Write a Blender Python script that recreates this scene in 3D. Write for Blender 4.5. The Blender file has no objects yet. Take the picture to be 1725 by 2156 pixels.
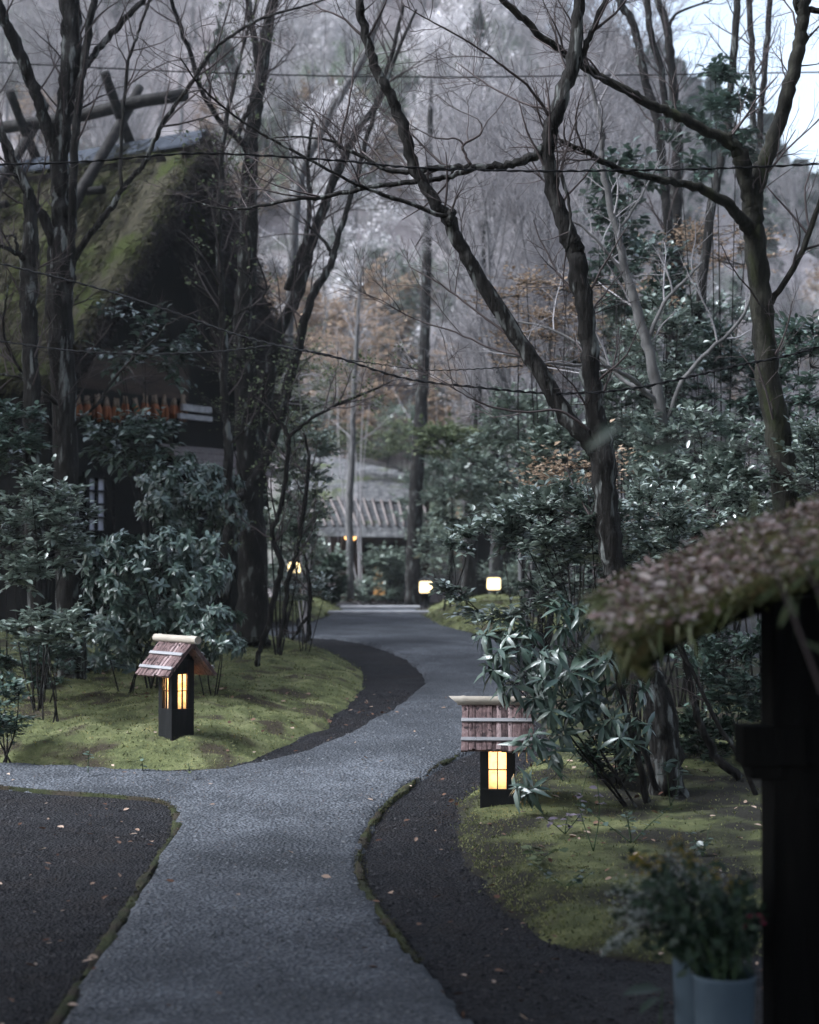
import bpy, math, random
import numpy as np
from mathutils import Vector

R = math.radians
rng = np.random.default_rng(7)
random.seed(7)
SC = bpy.context.scene
COL = SC.collection

# ---------------------------------------------------------------- camera, sky, sun, exposure
FD = 3594.0                     # focal length in pixels of a 1725 x 2156 frame
EYE = 1.5
PITCH = math.atan(102 / FD)
cam_d = bpy.data.cameras.new('camera')
cam = bpy.data.objects.new('camera', cam_d); COL.objects.link(cam)
cam.location = (0, 0, EYE); cam.rotation_euler = (R(90) + PITCH, 0, 0)
cam_d.sensor_fit = 'VERTICAL'; cam_d.sensor_height = 30.0; cam_d.sensor_width = 24.0
cam_d.lens = 50.0; cam_d.clip_start = 0.05; cam_d.clip_end = 1000
cam_d.dof.use_dof = True; cam_d.dof.focus_distance = 10.3; cam_d.dof.aperture_fstop = 2.0
SC.camera = cam

SUN_EL, SUN_AZ = 52.0, 257.0     # azimuth clockwise from +Y: soft overcast light from behind left, on to the hillside and right bank
w = bpy.data.worlds.new('World'); SC.world = w; w.use_nodes = True
nt = w.node_tree; bg = nt.nodes['Background']
sky = nt.nodes.new('ShaderNodeTexSky'); sky.sky_type = 'NISHITA'; sky.sun_disc = False
sky.sun_elevation = R(SUN_EL); sky.sun_rotation = R(SUN_AZ)
sky.air_density = 1.2; sky.dust_density = 3.0; sky.ozone_density = 1.6
hs = nt.nodes.new('ShaderNodeHueSaturation'); hs.inputs['Saturation'].default_value = .68          # thin overcast: the same sky, greyer
nt.links.new(sky.outputs[0], hs.inputs['Color']); nt.links.new(hs.outputs[0], bg.inputs[0]); bg.inputs[1].default_value = 0.125
sd_ = bpy.data.lights.new('sun', 'SUN'); sd_.energy = 3.5; sd_.angle = R(30); sd_.color = (.81, .90, 1)
sun = bpy.data.objects.new('sun', sd_); COL.objects.link(sun)
_sv = Vector((math.sin(R(SUN_AZ)) * math.cos(R(SUN_EL)), math.cos(R(SUN_AZ)) * math.cos(R(SUN_EL)), math.sin(R(SUN_EL))))
sun.rotation_euler = (-_sv).to_track_quat('-Z', 'Y').to_euler()
SC.view_settings.view_transform = 'Standard'; SC.view_settings.look = 'None'
SC.view_settings.exposure = 1.58; SC.view_settings.gamma = 1.0
SC.render.engine = 'CYCLES'
SC.cycles.use_denoising = True
SC.cycles.max_bounces = 8; SC.cycles.diffuse_bounces = 3; SC.cycles.glossy_bounces = 2
SC.cycles.transmission_bounces = 3; SC.cycles.volume_bounces = 1; SC.cycles.transparent_max_bounces = 6
SC.cycles.sample_clamp_indirect = 4.0

# ---------------------------------------------------------------- view maths
_cp, _sp = math.cos(PITCH), math.sin(PITCH)
def ray(x, y):
    dx, dy = (x - 862.5) / FD, (1078 - y) / FD
    d = np.array([dx, _cp - dy * _sp, dy * _cp + _sp])
    return d / d[1]
def at(x, y, Y):
    return np.array([0, 0, EYE]) + ray(x, y) * Y
def px(n, Y):
    return n * Y / FD

PY = np.array([-40, 8.5, 9.3, 10, 11, 12, 13.5, 15, 17.5, 20, 23, 26, 29, 32, 35, 40, 60, 200.])
PZ = np.array([0, 0, .015, .05, .12, .2, .29, .37, .48, .57, .63, .66, .68, .67, .6, .6, .6, .6])
def zbase(Y):
    Y = np.asarray(Y, float)
    return (np.interp(Y - .5, PY, PZ) + np.interp(Y, PY, PZ) + np.interp(Y + .5, PY, PZ)) / 3
def gpt(x, y):
    """point of the bare ground seen at a picture position"""
    d = ray(x, y)
    ts = np.arange(3, 34, .01)
    z = EYE + d[2] * ts
    k = np.nonzero(z <= zbase(ts))[0]
    t = ts[k[0]] if len(k) else 34.0
    return np.array([d[0] * t, t])

def polysd(px_, py_, poly):
    """signed distance to polygon, positive inside"""
    poly = np.asarray(poly)
    n = len(poly); d = np.full(px_.shape, 1e9); ins = np.zeros(px_.shape, bool)
    for i in range(n):
        a, b = poly[i], poly[(i + 1) % n]
        e = b - a; wx, wy = px_ - a[0], py_ - a[1]
        t = np.clip((wx * e[0] + wy * e[1]) / (e @ e + 1e-12), 0, 1)
        d = np.minimum(d, (wx - e[0] * t) ** 2 + (wy - e[1] * t) ** 2)
        c = (a[1] > py_) != (b[1] > py_)
        if abs(b[1] - a[1]) > 1e-12:
            ins ^= c & (px_ < (b[0] - a[0]) * (py_ - a[1]) / (b[1] - a[1]) + a[0])
    return np.where(ins, 1, -1) * np.sqrt(d)

def vnoise(x, y, s, seed=0):
    """cheap smooth value noise"""
    x = np.asarray(x) * s; y = np.asarray(y) * s
    xi, yi = np.floor(x).astype(int), np.floor(y).astype(int)
    fx, fy = x - xi, y - yi
    fx = fx * fx * (3 - 2 * fx); fy = fy * fy * (3 - 2 * fy)
    def h(a, b):
        v = np.sin(a * 127.1 + b * 311.7 + seed * 74.7) * 43758.5453
        return v - np.floor(v)
    return (h(xi, yi) * (1 - fx) + h(xi + 1, yi) * fx) * (1 - fy) + (h(xi, yi + 1) * (1 - fx) + h(xi + 1, yi + 1) * fx) * fy

def catmull(P, n=5):
    P = np.asarray(P, float)
    if len(P) < 3:
        t = np.linspace(0, 1, n + 1)[:, None]
        return P[0] * (1 - t) + P[-1] * t
    Q = np.vstack([2 * P[0] - P[1], P, 2 * P[-1] - P[-2]])
    out = []
    for i in range(1, len(Q) - 2):
        p0, p1, p2, p3 = Q[i - 1], Q[i], Q[i + 1], Q[i + 2]
        for k in range(n):
            t = k / n
            out.append(.5 * (2 * p1 + (p2 - p0) * t + (2 * p0 - 5 * p1 + 4 * p2 - p3) * t * t + (3 * p1 - p0 - 3 * p2 + p3) * t ** 3))
    out.append(Q[-2])
    return np.array(out)

def unit(v):
    return v / (np.linalg.norm(v, axis=-1, keepdims=True) + 1e-9)

# ---------------------------------------------------------------- mesh building
class MB:
    def __init__(s):
        s.v = []; s.n = 0; s.q = []; s.t = []
    def add(s, V, quads=None, tris=None):
        V = np.asarray(V, float).reshape(-1, 3)
        if quads is not None and len(quads): s.q.append(np.asarray(quads).reshape(-1, 4) + s.n)
        if tris is not None and len(tris): s.t.append(np.asarray(tris).reshape(-1, 3) + s.n)
        s.v.append(V); s.n += len(V)
    def box(s, c, size, ax=None):
        c = np.asarray(c, float); h = np.asarray(size, float) / 2
        A = np.eye(3) if ax is None else np.asarray(ax, float)
        sg = np.array([[-1, -1, -1], [1, -1, -1], [1, 1, -1], [-1, 1, -1], [-1, -1, 1], [1, -1, 1], [1, 1, 1], [-1, 1, 1]]) * h
        s.add(c + sg @ A, [[0, 3, 2, 1], [4, 5, 6, 7], [0, 1, 5, 4], [1, 2, 6, 5], [2, 3, 7, 6], [3, 0, 4, 7]])
    def tube(s, P, rad, sides=8, cap=True, lump=0.0):
        P = np.asarray(P, float); K = len(P)
        rad = np.broadcast_to(np.asarray(rad, float), (K,))
        T = unit(np.gradient(P, axis=0))
        ref = np.array([0, 0, 1.]) if abs(T[0][2]) < .8 else np.array([1., 0, 0])
        u = unit(np.cross(T[0], ref)); ring = []
        a = np.arange(sides) * 2 * math.pi / sides
        for i in range(K):
            u = unit(u - T[i] * (u @ T[i])); v = np.cross(T[i], u)
            r = rad[i]
            if lump: r = r * (1 + lump * (rng.random(sides) - .5) * 2)
            ring.append(P[i] + (np.cos(a) * r)[:, None] * u + (np.sin(a) * r)[:, None] * v)
        V = np.vstack(ring)
        i, j = np.meshgrid(np.arange(K - 1), np.arange(sides), indexing='ij')
        j2 = (j + 1) % sides
        q = np.stack([i * sides + j, i * sides + j2, (i + 1) * sides + j2, (i + 1) * sides + j], -1)
        tr = []
        if cap:
            V = np.vstack([V, P[0], P[-1]]); b, e = K * sides, K * sides + 1
            for k in range(sides):
                k2 = (k + 1) % sides
                tr += [[b, k2, k], [e, (K - 1) * sides + k, (K - 1) * sides + k2]]
        s.add(V, q, tr)
    def tubes(s, P, rad, sides=3):
        """many thin tubes at once: P (N,K,3), rad (N,K)"""
        N, K, _ = P.shape
        if N == 0: return
        T = unit(P[:, -1] - P[:, 0])
        ref = np.where(np.abs(T[:, 2:3]) < .8, np.array([[0, 0, 1.]]), np.array([[1., 0, 0]]))
        u = unit(np.cross(T, ref)); v = np.cross(T, u)
        a = np.arange(sides) * 2 * math.pi / sides
        off = np.cos(a)[None, :, None] * u[:, None] + np.sin(a)[None, :, None] * v[:, None]      # N,S,3
        V = P[:, :, None, :] + rad[:, :, None, None] * off[:, None]
        n, i, j = np.meshgrid(np.arange(N), np.arange(K - 1), np.arange(sides), indexing='ij')
        j2 = (j + 1) % sides; b = n * K * sides
        q = np.stack([b + i * sides + j, b + i * sides + j2, b + (i + 1) * sides + j2, b + (i + 1) * sides + j], -1)
        s.add(V, q)
    def leaves(s, pos, d, up, L, wr=.22, fold=.1, droop=.15, lo=False):
        N = len(pos)
        if N == 0: return
        d = unit(d); side = unit(np.cross(d, up)); nr = np.cross(side, d)
        L = np.broadcast_to(np.asarray(L, float), (N,))
        wr = np.broadcast_to(np.asarray(wr, float), (N,)); droop = np.broadcast_to(np.asarray(droop, float), (N,))
        if lo:
            T = np.array([[0, 0], [.45, 1], [1, 0], [.45, -1]]); Q = [[0, 3, 2, 1]]; Tr = None
        else:
            T = np.array([[0, 0], [.33, .9], [.33, 0], [.33, -.9], [.68, .82], [.68, 0], [.68, -.82], [1, 0]])
            Q = [[1, 2, 5, 4], [2, 3, 6, 5]]; Tr = [[0, 2, 1], [0, 3, 2], [4, 5, 7], [5, 6, 7]]
        U, Vv = T[:, 0], T[:, 1]
        off = (U[None, :, None] * d[:, None] + (Vv[None, :] * wr[:, None])[:, :, None] * side[:, None]
               + (fold * np.abs(Vv)[None, :] * wr[:, None] * 2 - droop[:, None] * U[None] ** 2)[:, :, None] * nr[:, None])
        V = pos[:, None] + off * L[:, None, None]
        k = len(T); b = (np.arange(N) * k)[:, None, None]
        s.add(V, (b + np.array(Q)[None]).reshape(-1, 4), None if Tr is None else (b + np.array(Tr)[None]).reshape(-1, 3))
    def lathe(s, prof, c, n=24):
        a = np.arange(n) * 2 * math.pi / n; V = []
        for r, z in prof:
            V.append(np.stack([c[0] + r * np.cos(a), c[1] + r * np.sin(a), np.full(n, c[2] + z)], -1))
        V = np.vstack(V); q = []
        for i in range(len(prof) - 1):
            for j in range(n):
                q.append([i * n + j, i * n + (j + 1) % n, (i + 1) * n + (j + 1) % n, (i + 1) * n + j])
        s.add(V, q)
    def blob(s, c, r, n=8, m=6, jit=.15):
        th = np.linspace(0, math.pi, m); ph = np.arange(n) * 2 * math.pi / n
        rr = 1 + jit * (rng.random((m, n)) - .5) * 2
        V = np.stack([np.sin(th)[:, None] * np.cos(ph) * rr, np.sin(th)[:, None] * np.sin(ph) * rr, np.cos(th)[:, None] * rr], -1) * np.asarray(r) + np.asarray(c)
        q = [[i * n + j, (i + 1) * n + j, (i + 1) * n + (j + 1) % n, i * n + (j + 1) % n] for i in range(m - 1) for j in range(n)]
        s.add(V.reshape(-1, 3), q)
    def grid(s, G):
        a, b, _ = G.shape
        i, j = np.meshgrid(np.arange(a - 1), np.arange(b - 1), indexing='ij')
        s.add(G.reshape(-1, 3), np.stack([i * b + j, (i + 1) * b + j, (i + 1) * b + j + 1, i * b + j + 1], -1))
    def build(s, name, mat, parent=None, smooth=True, bevel=0):
        V = np.vstack(s.v) if s.v else np.zeros((0, 3))
        q_ = parent
        while q_ is not None: V = V - np.array(q_.location); q_ = q_.parent
        Q = np.vstack(s.q) if s.q else np.zeros((0, 4), int); T = np.vstack(s.t) if s.t else np.zeros((0, 3), int)
        me = bpy.data.meshes.new(name)
        nq, ntr = len(Q), len(T)
        me.vertices.add(len(V)); me.vertices.foreach_set('co', V.astype(np.float32).ravel())
        me.loops.add(nq * 4 + ntr * 3)
        me.loops.foreach_set('vertex_index', np.concatenate([Q.ravel(), T.ravel()]).astype(np.int32))
        me.polygons.add(nq + ntr)
        me.polygons.foreach_set('loop_start', np.concatenate([np.arange(nq) * 4, nq * 4 + np.arange(ntr) * 3]).astype(np.int32))
        me.polygons.foreach_set('use_smooth', np.full(nq + ntr, smooth))
        me.update(calc_edges=True); me.validate()
        me.materials.append(mat)
        o = bpy.data.objects.new(name, me); COL.objects.link(o)
        if parent is not None: o.parent = parent
        if bevel:
            m = o.modifiers.new('bevel', 'BEVEL'); m.width = bevel; m.segments = 2; m.limit_method = 'ANGLE'
        return o

def tag(o, label, cat, group=None, kind=None):
    if label: o['label'] = label
    if cat: o['category'] = cat
    if group: o['group'] = group
    if kind: o['kind'] = kind
    return o
def thing(name, label, cat, loc, group=None):
    o = bpy.data.objects.new(name, None); COL.objects.link(o)
    o.empty_display_size = .1; o.location = [float(v) for v in loc]
    return tag(o, label, cat, group)
def struct(o): o['kind'] = 'structure'; return o
def stuff(o): o['kind'] = 'stuff'; return o
def sub(o, p):
    """a mesh whose vertices sit in p's space already"""
    o.parent = p; return o
def dup(root, loc, rotz=0, scale=1, label=None, group=None):
    c = root.copy(); COL.objects.link(c); c.location = [float(v) for v in loc]; c.rotation_euler = (0, 0, rotz); c.scale = (scale,) * 3
    if label: c['label'] = label
    if group: c['group'] = group
    for ch in root.children:
        k = ch.copy(); COL.objects.link(k); k.parent = c
        for g in ch.children:
            h = g.copy(); COL.objects.link(h); h.parent = k
    return c

# ---------------------------------------------------------------- materials
def mat(name, cols, scale=4, rough=.8, bump=.3, bscale=None, detail=6, stretch=(1, 1, 1), island=0.0, spec=.14, bdist=.02, trans=0.0, voro=0, mix2=None, sheen=0, cell=None):
    m = bpy.data.materials.new(name); m.use_nodes = True
    n = m.node_tree; L = n.links; bs = n.nodes['Principled BSDF']
    tc = n.nodes.new('ShaderNodeTexCoord'); mp = n.nodes.new('ShaderNodeMapping'); mp.inputs['Scale'].default_value = stretch
    L.new(tc.outputs['Object'], mp.inputs[0])
    no = n.nodes.new('ShaderNodeTexNoise'); no.inputs['Scale'].default_value = scale; no.inputs['Detail'].default_value = detail; no.inputs['Roughness'].default_value = .62
    L.new(mp.outputs[0], no.inputs[0])
    fac = no.outputs[0]
    if cell:                                           # stones: one tone per Voronoi cell
        vc = n.nodes.new('ShaderNodeTexVoronoi'); vc.inputs['Scale'].default_value = cell[0]; L.new(mp.outputs[0], vc.inputs[0])
        sx = n.nodes.new('ShaderNodeSeparateColor'); L.new(vc.outputs['Color'], sx.inputs[0])
        cx = n.nodes.new('ShaderNodeMix'); cx.inputs[0].default_value = cell[1]; L.new(fac, cx.inputs[2]); L.new(sx.outputs[0], cx.inputs[3]); fac = cx.outputs[0]
    if island:
        ge = n.nodes.new('ShaderNodeNewGeometry')
        mx = n.nodes.new('ShaderNodeMix'); mx.inputs[0].default_value = island
        L.new(fac, mx.inputs[2]); L.new(ge.outputs['Random Per Island'], mx.inputs[3]); fac = mx.outputs[0]
    rp = n.nodes.new('ShaderNodeValToRGB'); el = rp.color_ramp.elements
    lo_, hi_ = (.3, .7) if island < .5 else (.1, .9)
    for i, c in enumerate(cols):
        p = lo_ + (hi_ - lo_) * i / max(1, len(cols) - 1)
        e = el[i] if i < 2 else el.new(p)
        e.position = p; e.color = (*c, 1)
    if len(cols) == 1: el[1].color = (*cols[0], 1)
    L.new(fac, rp.inputs[0]); colr = rp.outputs[0]
    if mix2:                                           # (colour, noise scale, threshold, softness): patches of a second colour
        n2 = n.nodes.new('ShaderNodeTexNoise'); n2.inputs['Scale'].default_value = mix2[1]; n2.inputs['Detail'].default_value = 5
        L.new(mp.outputs[0], n2.inputs[0])
        mr = n.nodes.new('ShaderNodeMapRange'); mr.inputs[1].default_value = mix2[2]; mr.inputs[2].default_value = mix2[2] + mix2[3]
        L.new(n2.outputs[0], mr.inputs[0])
        mc = n.nodes.new('ShaderNodeMix'); mc.data_type = 'RGBA'; L.new(mr.outputs[0], mc.inputs[0]); L.new(colr, mc.inputs[6]); mc.inputs[7].default_value = (*mix2[0], 1)
        colr = mc.outputs[2]
    L.new(colr, bs.inputs['Base Color'])
    bs.inputs['Roughness'].default_value = rough; bs.inputs['Specular IOR Level'].default_value = spec
    if name.endswith('_leaf') and spec > .5: bs.inputs['Coat Weight'].default_value = .8 if 'camellia' in name else .35; bs.inputs['Coat Roughness'].default_value = .28
    if sheen: bs.inputs['Sheen Weight'].default_value = sheen
    if bump:
        if voro:
            b2 = n.nodes.new('ShaderNodeTexVoronoi'); b2.inputs['Scale'].default_value = voro; L.new(mp.outputs[0], b2.inputs[0]); hs = b2.outputs[0]
        else:
            b2 = n.nodes.new('ShaderNodeTexNoise'); b2.inputs['Scale'].default_value = bscale or scale * 3; b2.inputs['Detail'].default_value = 8; b2.inputs['Roughness'].default_value = .65
            L.new(mp.outputs[0], b2.inputs[0]); hs = b2.outputs[0]
        bp = n.nodes.new('ShaderNodeBump'); bp.inputs['Strength'].default_value = bump; bp.inputs['Distance'].default_value = bdist
        L.new(hs, bp.inputs['Height']); L.new(bp.outputs[0], bs.inputs['Normal'])
    if trans:
        tr = n.nodes.new('ShaderNodeBsdfTranslucent'); L.new(colr, tr.inputs[0])
        ms = n.nodes.new('ShaderNodeMixShader'); ms.inputs[0].default_value = trans
        L.new(bs.outputs[0], ms.inputs[1]); L.new(tr.outputs[0], ms.inputs[2]); L.new(ms.outputs[0], n.nodes['Material Output'].inputs[0])
    return m
def emit(name, c, s):
    m = bpy.data.materials.new(name); m.use_nodes = True; n = m.node_tree
    bs = n.nodes['Principled BSDF']; bs.inputs['Base Color'].default_value = (*[min(.8, v) for v in c], 1)
    bs.inputs['Emission Color'].default_value = (*c, 1); bs.inputs['Emission Strength'].default_value = s
    return m
def paper(name):
    m = bpy.data.materials.new(name); m.use_nodes = True; n = m.node_tree; L = n.links
    tc = n.nodes.new('ShaderNodeTexCoord'); no = n.nodes.new('ShaderNodeTexNoise'); no.inputs['Scale'].default_value = 26; no.inputs['Detail'].default_value = 6
    L.new(tc.outputs['Object'], no.inputs[0]); rp = n.nodes.new('ShaderNodeValToRGB')
    rp.color_ramp.elements[0].position = .28; rp.color_ramp.elements[0].color = (.66, .52, .36, 1); rp.color_ramp.elements[1].position = .5; rp.color_ramp.elements[1].color = (.86, .80, .70, 1)
    L.new(no.outputs[0], rp.inputs[0])
    tr = n.nodes.new('ShaderNodeBsdfTranslucent'); L.new(rp.outputs[0], tr.inputs[0])
    df = n.nodes.new('ShaderNodeBsdfDiffuse'); L.new(rp.outputs[0], df.inputs[0])
    ms = n.nodes.new('ShaderNodeMixShader'); ms.inputs[0].default_value = .65
    L.new(df.outputs[0], ms.inputs[1]); L.new(tr.outputs[0], ms.inputs[2]); L.new(ms.outputs[0], n.nodes['Material Output'].inputs[0])
    return m

M = {}
M['asphalt'] = mat('worn_aggregate_paving', [(.028, .031, .037), (.06, .065, .076), (.115, .123, .14)], 2.6, .75, .8, detail=12, voro=52, bdist=.022, spec=.25, cell=(60, .34), mix2=((.027, .030, .036), .8, .47, .2))
M['soil'] = mat('dark_gravel_soil', [(.005, .005, .0065), (.012, .0118, .0145), (.026, .025, .029)], 3.4, .85, 1, spec=.2, detail=12, voro=60, bdist=.03, cell=(60, .35), mix2=((.016, .0135, .0145), 2.2, .5, .15))
M['chip'] = mat('gravel_chips', [(.008, .008, .01), (.018, .0175, .021), (.05, .048, .052)], 5, .8, 0, island=.9)
M['pchip'] = mat('paving_chips', [(.04, .043, .05), (.08, .085, .095), (.13, .137, .15)], 5, .6, 0, island=.9)
M['moss'] = mat('moss', [(.035, .042, .018), (.108, .12, .05), (.21, .215, .105)], 4.5, .95, 1, bscale=60, detail=10, mix2=((.045, .036, .024), 3.5, .52, .12), spec=.2)
M['mossR'] = mat('moss_litter_and_shade', [(.032, .038, .017), (.09, .1, .042), (.18, .185, .085)], 4.5, .95, 1, bscale=60, detail=10, mix2=((.022, .02, .015), 1.8, .42, .12), spec=.2)  # dark patches stand for leaf litter and for shade put into the colour
M['mossblade'] = mat('moss_blades', [(.04, .048, .018), (.125, .138, .055), (.27, .272, .13)], 3.6, .9, 0, island=.45, spec=.2, trans=.3)
M['seamblade'] = mat('edge_moss_blades', [(.016, .017, .009), (.036, .036, .016), (.075, .07, .032)], 3, .9, 0, island=.5, spec=.2)
M['mossdark'] = mat('dark_moss_with_shade', [(.014, .017, .009), (.028, .033, .013), (.052, .057, .024)], 3, .95, .8, bscale=50, mix2=((.035, .028, .02), 3.5, .48, .1), spec=.2)  # darker moss for seams; on the far floor its shade is in the colour
M['hill'] = mat('leaf_litter_hillside', [(.08, .068, .07), (.16, .14, .143), (.32, .295, .3)], .35, .95, .8, bscale=2, detail=9, mix2=((.07, .085, .06), .12, .52, .1))
M['bark'] = mat('grey_fissured_bark', [(.007, .0065, .006), (.022, .02, .019), (.065, .062, .06)], 18, .9, 1, bscale=28, stretch=(1, 1, .22), bdist=.07, mix2=((.2, .21, .205), 16, .57, .08))
M['barkdark'] = mat('dark_bark', [(.005, .0045, .0042), (.014, .0125, .012), (.04, .037, .036)], 18, .9, 1, bscale=30, stretch=(1, 1, .3), bdist=.025, mix2=((.11, .118, .114), 18, .6, .08))
M['barkpale'] = mat('pale_smooth_bark', [(.05, .048, .048), (.09, .087, .088), (.15, .146, .145)], 9, .85, .5, stretch=(1, 1, .5), bdist=.01)
M['barkmoss'] = mat('mossy_bark', [(.006, .0058, .005), (.016, .015, .012), (.038, .037, .028)], 14, .92, 1, bscale=26, stretch=(1, 1, .3), bdist=.03, mix2=((.028, .033, .014), 6, .6, .12))
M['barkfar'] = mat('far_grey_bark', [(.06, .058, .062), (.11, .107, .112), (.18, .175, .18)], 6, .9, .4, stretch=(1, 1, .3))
M['twig'] = mat('twigs', [(.035, .028, .028), (.07, .055, .055), (.13, .11, .11)], 6, .8, 0, island=.5)
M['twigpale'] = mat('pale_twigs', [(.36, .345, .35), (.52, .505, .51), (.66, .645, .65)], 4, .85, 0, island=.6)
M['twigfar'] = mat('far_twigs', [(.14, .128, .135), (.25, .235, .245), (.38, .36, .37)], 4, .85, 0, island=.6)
M['leafbay'] = mat('glossy_dark_leaf', [(.024, .046, .036), (.055, .09, .07), (.11, .155, .125)], 3, .33, 0, island=.8, spec=.55, trans=.12)
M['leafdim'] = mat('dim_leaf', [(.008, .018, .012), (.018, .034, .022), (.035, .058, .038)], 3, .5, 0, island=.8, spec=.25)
M['leafcam'] = mat('camellia_leaf', [(.06, .085, .068), (.13, .17, .14), (.23, .27, .235)], 3, .38, 0, island=.85, spec=.8, trans=.12)  # paler than the leaf: sky sheen on the tops is put into the colour
M['leafrho'] = mat('rhododendron_leaf', [(.02, .042, .032), (.042, .075, .058), (.085, .125, .095)], 3, .36, 0, island=.8, spec=.6, trans=.08)
M['leafyel'] = mat('fresh_leaf', [(.05, .07, .034), (.1, .125, .066), (.17, .19, .11)], 3, .5, 0, island=.8, trans=.3)
M['leafora'] = mat('tan_maple_leaf', [(.14, .092, .06), (.27, .19, .13), (.4, .3, .22)], 3, .7, 0, island=.8, trans=.35)
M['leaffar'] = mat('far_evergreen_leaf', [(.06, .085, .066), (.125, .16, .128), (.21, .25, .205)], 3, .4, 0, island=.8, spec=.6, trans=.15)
M['litter'] = mat('fallen_leaf', [(.07, .035, .025), (.18, .11, .08), (.4, .3, .24)], 3, .8, 0, island=.95)
M['thatchmoss'] = mat('mossy_thatch', [(.02, .017, .014), (.04, .036, .022), (.07, .06, .044)], 7, .95, 1, bscale=24, stretch=(1, 1, .35), bdist=.06, mix2=((.034, .042, .01), 2.3, .47, .1))
M['thatch'] = mat('weathered_thatch_edge', [(.011, .009, .009), (.03, .024, .024), (.065, .054, .052)], 13, .95, 1, bscale=36, stretch=(1, 1, .3), bdist=.05)
M['straw'] = mat('thatch_straw', [(.014, .012, .01), (.034, .032, .015), (.07, .072, .027)], 1.2, .9, 0, island=.5)
M['blackwood'] = mat('dark_wood_with_shade', [(.0015, .0015, .0016), (.003, .003, .003), (.007, .0065, .006)], 10, .9, .5, stretch=(1, 1, .15), spec=.05)  # near-black: shade under roof and gable is put into the wood colour
M['brownwood'] = mat('brown_boards', [(.012, .008, .006), (.03, .019, .014), (.055, .036, .028)], 8, .75, .4, stretch=(.3, .3, 2))
M['oldboard'] = mat('weathered_board', [(.07, .058, .055), (.13, .11, .107), (.21, .185, .18)], 9, .7, .4, stretch=(3, 3, .5))
M['log'] = mat('weathered_log', [(.006, .0055, .0055), (.014, .0125, .012), (.032, .029, .028)], 9, .85, .8, stretch=(1, 1, 1), bdist=.02)
M['flash'] = mat('grey_metal_flashing', [(.03, .034, .042), (.045, .05, .062), (.065, .072, .085)], 3, .95, .3, spec=0)
M['shoji'] = mat('paper_pane', [(.4, .4, .46), (.5, .5, .57), (.58, .58, .66)], 3, .6, .05)
M['barkshingle'] = mat('cedar_bark_shingle', [(.04, .027, .028), (.155, .103, .102), (.28, .207, .207)], 30, .85, 1, bscale=70, stretch=(1.6, 1.6, .22), island=.42, bdist=.006, mix2=((.035, .025, .027), 24, .6, .04))
M['batten'] = mat('pale_wood_batten', [(.17, .165, .175), (.25, .245, .258), (.34, .335, .345)], 14, .6, .2, stretch=(.3, 1, 1), bdist=.004)
M['bamboo'] = mat('dry_bamboo', [(.24, .21, .175), (.34, .3, .255), (.43, .39, .335)], 9, .45, .15, stretch=(.3, 1, 1), mix2=((.2, .19, .17), 12, .62, .1), bdist=.004)
M['lanternwood'] = mat('black_stained_wood', [(.003, .0033, .004), (.006, .0065, .0075), (.013, .0135, .015)], 22, .7, .4, spec=.2, stretch=(1, 1, .2), bdist=.004)
M['nail'] = mat('steel_nail', [(.6, .6, .62), (.7, .7, .72)], 3, .3, 0)
M['paper'] = paper('lantern_paper')
M['cable'] = mat('black_cable', [(.004, .004, .005), (.008, .008, .01)], 6, .8, 0)
M['bucket'] = mat('shade_toned_bucket', [(.06, .085, .115), (.075, .105, .135), (.09, .12, .15)], 4, .5, .05, mix2=((.035, .045, .055), 6, .62, .1))  # white buckets; foreground shade is put into this dark blue-grey colour
M['shingle'] = mat('grey_shake_roof', [(.07, .072, .077), (.145, .147, .155), (.26, .257, .263)], 6, .85, 1, bscale=14, stretch=(1, 1, 1), bdist=.05, mix2=((.11, .13, .07), 1.2, .52, .12))
M['litwall'] = emit('lit_doorway', (1, .45, .15), .06)
M['lampglass'] = emit('lamp_glass', (1, .74, .38), 1.05)
M['lampora'] = emit('orange_lamp', (1, .5, .16), 1.3)
M['white'] = mat('white_petal', [(.45, .5, .5), (.62, .66, .66), (.72, .75, .74)], 3, .7, 0, island=.8, trans=.2)
M['yellow'] = mat('yellow_petal', [(.4, .26, .02), (.55, .38, .04)], 3, .7, 0, island=.8, trans=.2)
M['pink'] = mat('crimson_petal', [(.2, .012, .05), (.32, .025, .09)], 3, .7, 0, island=.8, trans=.2)
M['stem'] = mat('flower_stem', [(.02, .04, .02), (.05, .08, .04)], 4, .6, 0, island=.6)
M['corn'] = mat('dried_corn_cob', [(.11, .028, .011), (.19, .058, .02), (.27, .11, .045)], 12, .6, .6, bscale=90, island=.6, bdist=.006)  # darker than the cobs: shade under the gable is put into the colour
M['husk'] = mat('corn_husk', [(.12, .09, .06), (.22, .16, .12)], 9, .9, 0, island=.6)
M['reedgrass'] = mat('bamboo_grass_blade', [(.1, .13, .055), (.24, .27, .14), (.45, .46, .3)], 3, .6, 0, island=.85, trans=.25)
M['paleblossom'] = mat('pale_blossom', [(.5, .47, .48), (.62, .59, .61), (.72, .69, .71)], 3, .8, 0, island=.8, trans=.3)
M['conifer'] = mat('conifer_needles', [(.018, .034, .024), (.035, .058, .04), (.06, .09, .06)], 1, .8, 0, island=.7)

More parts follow.
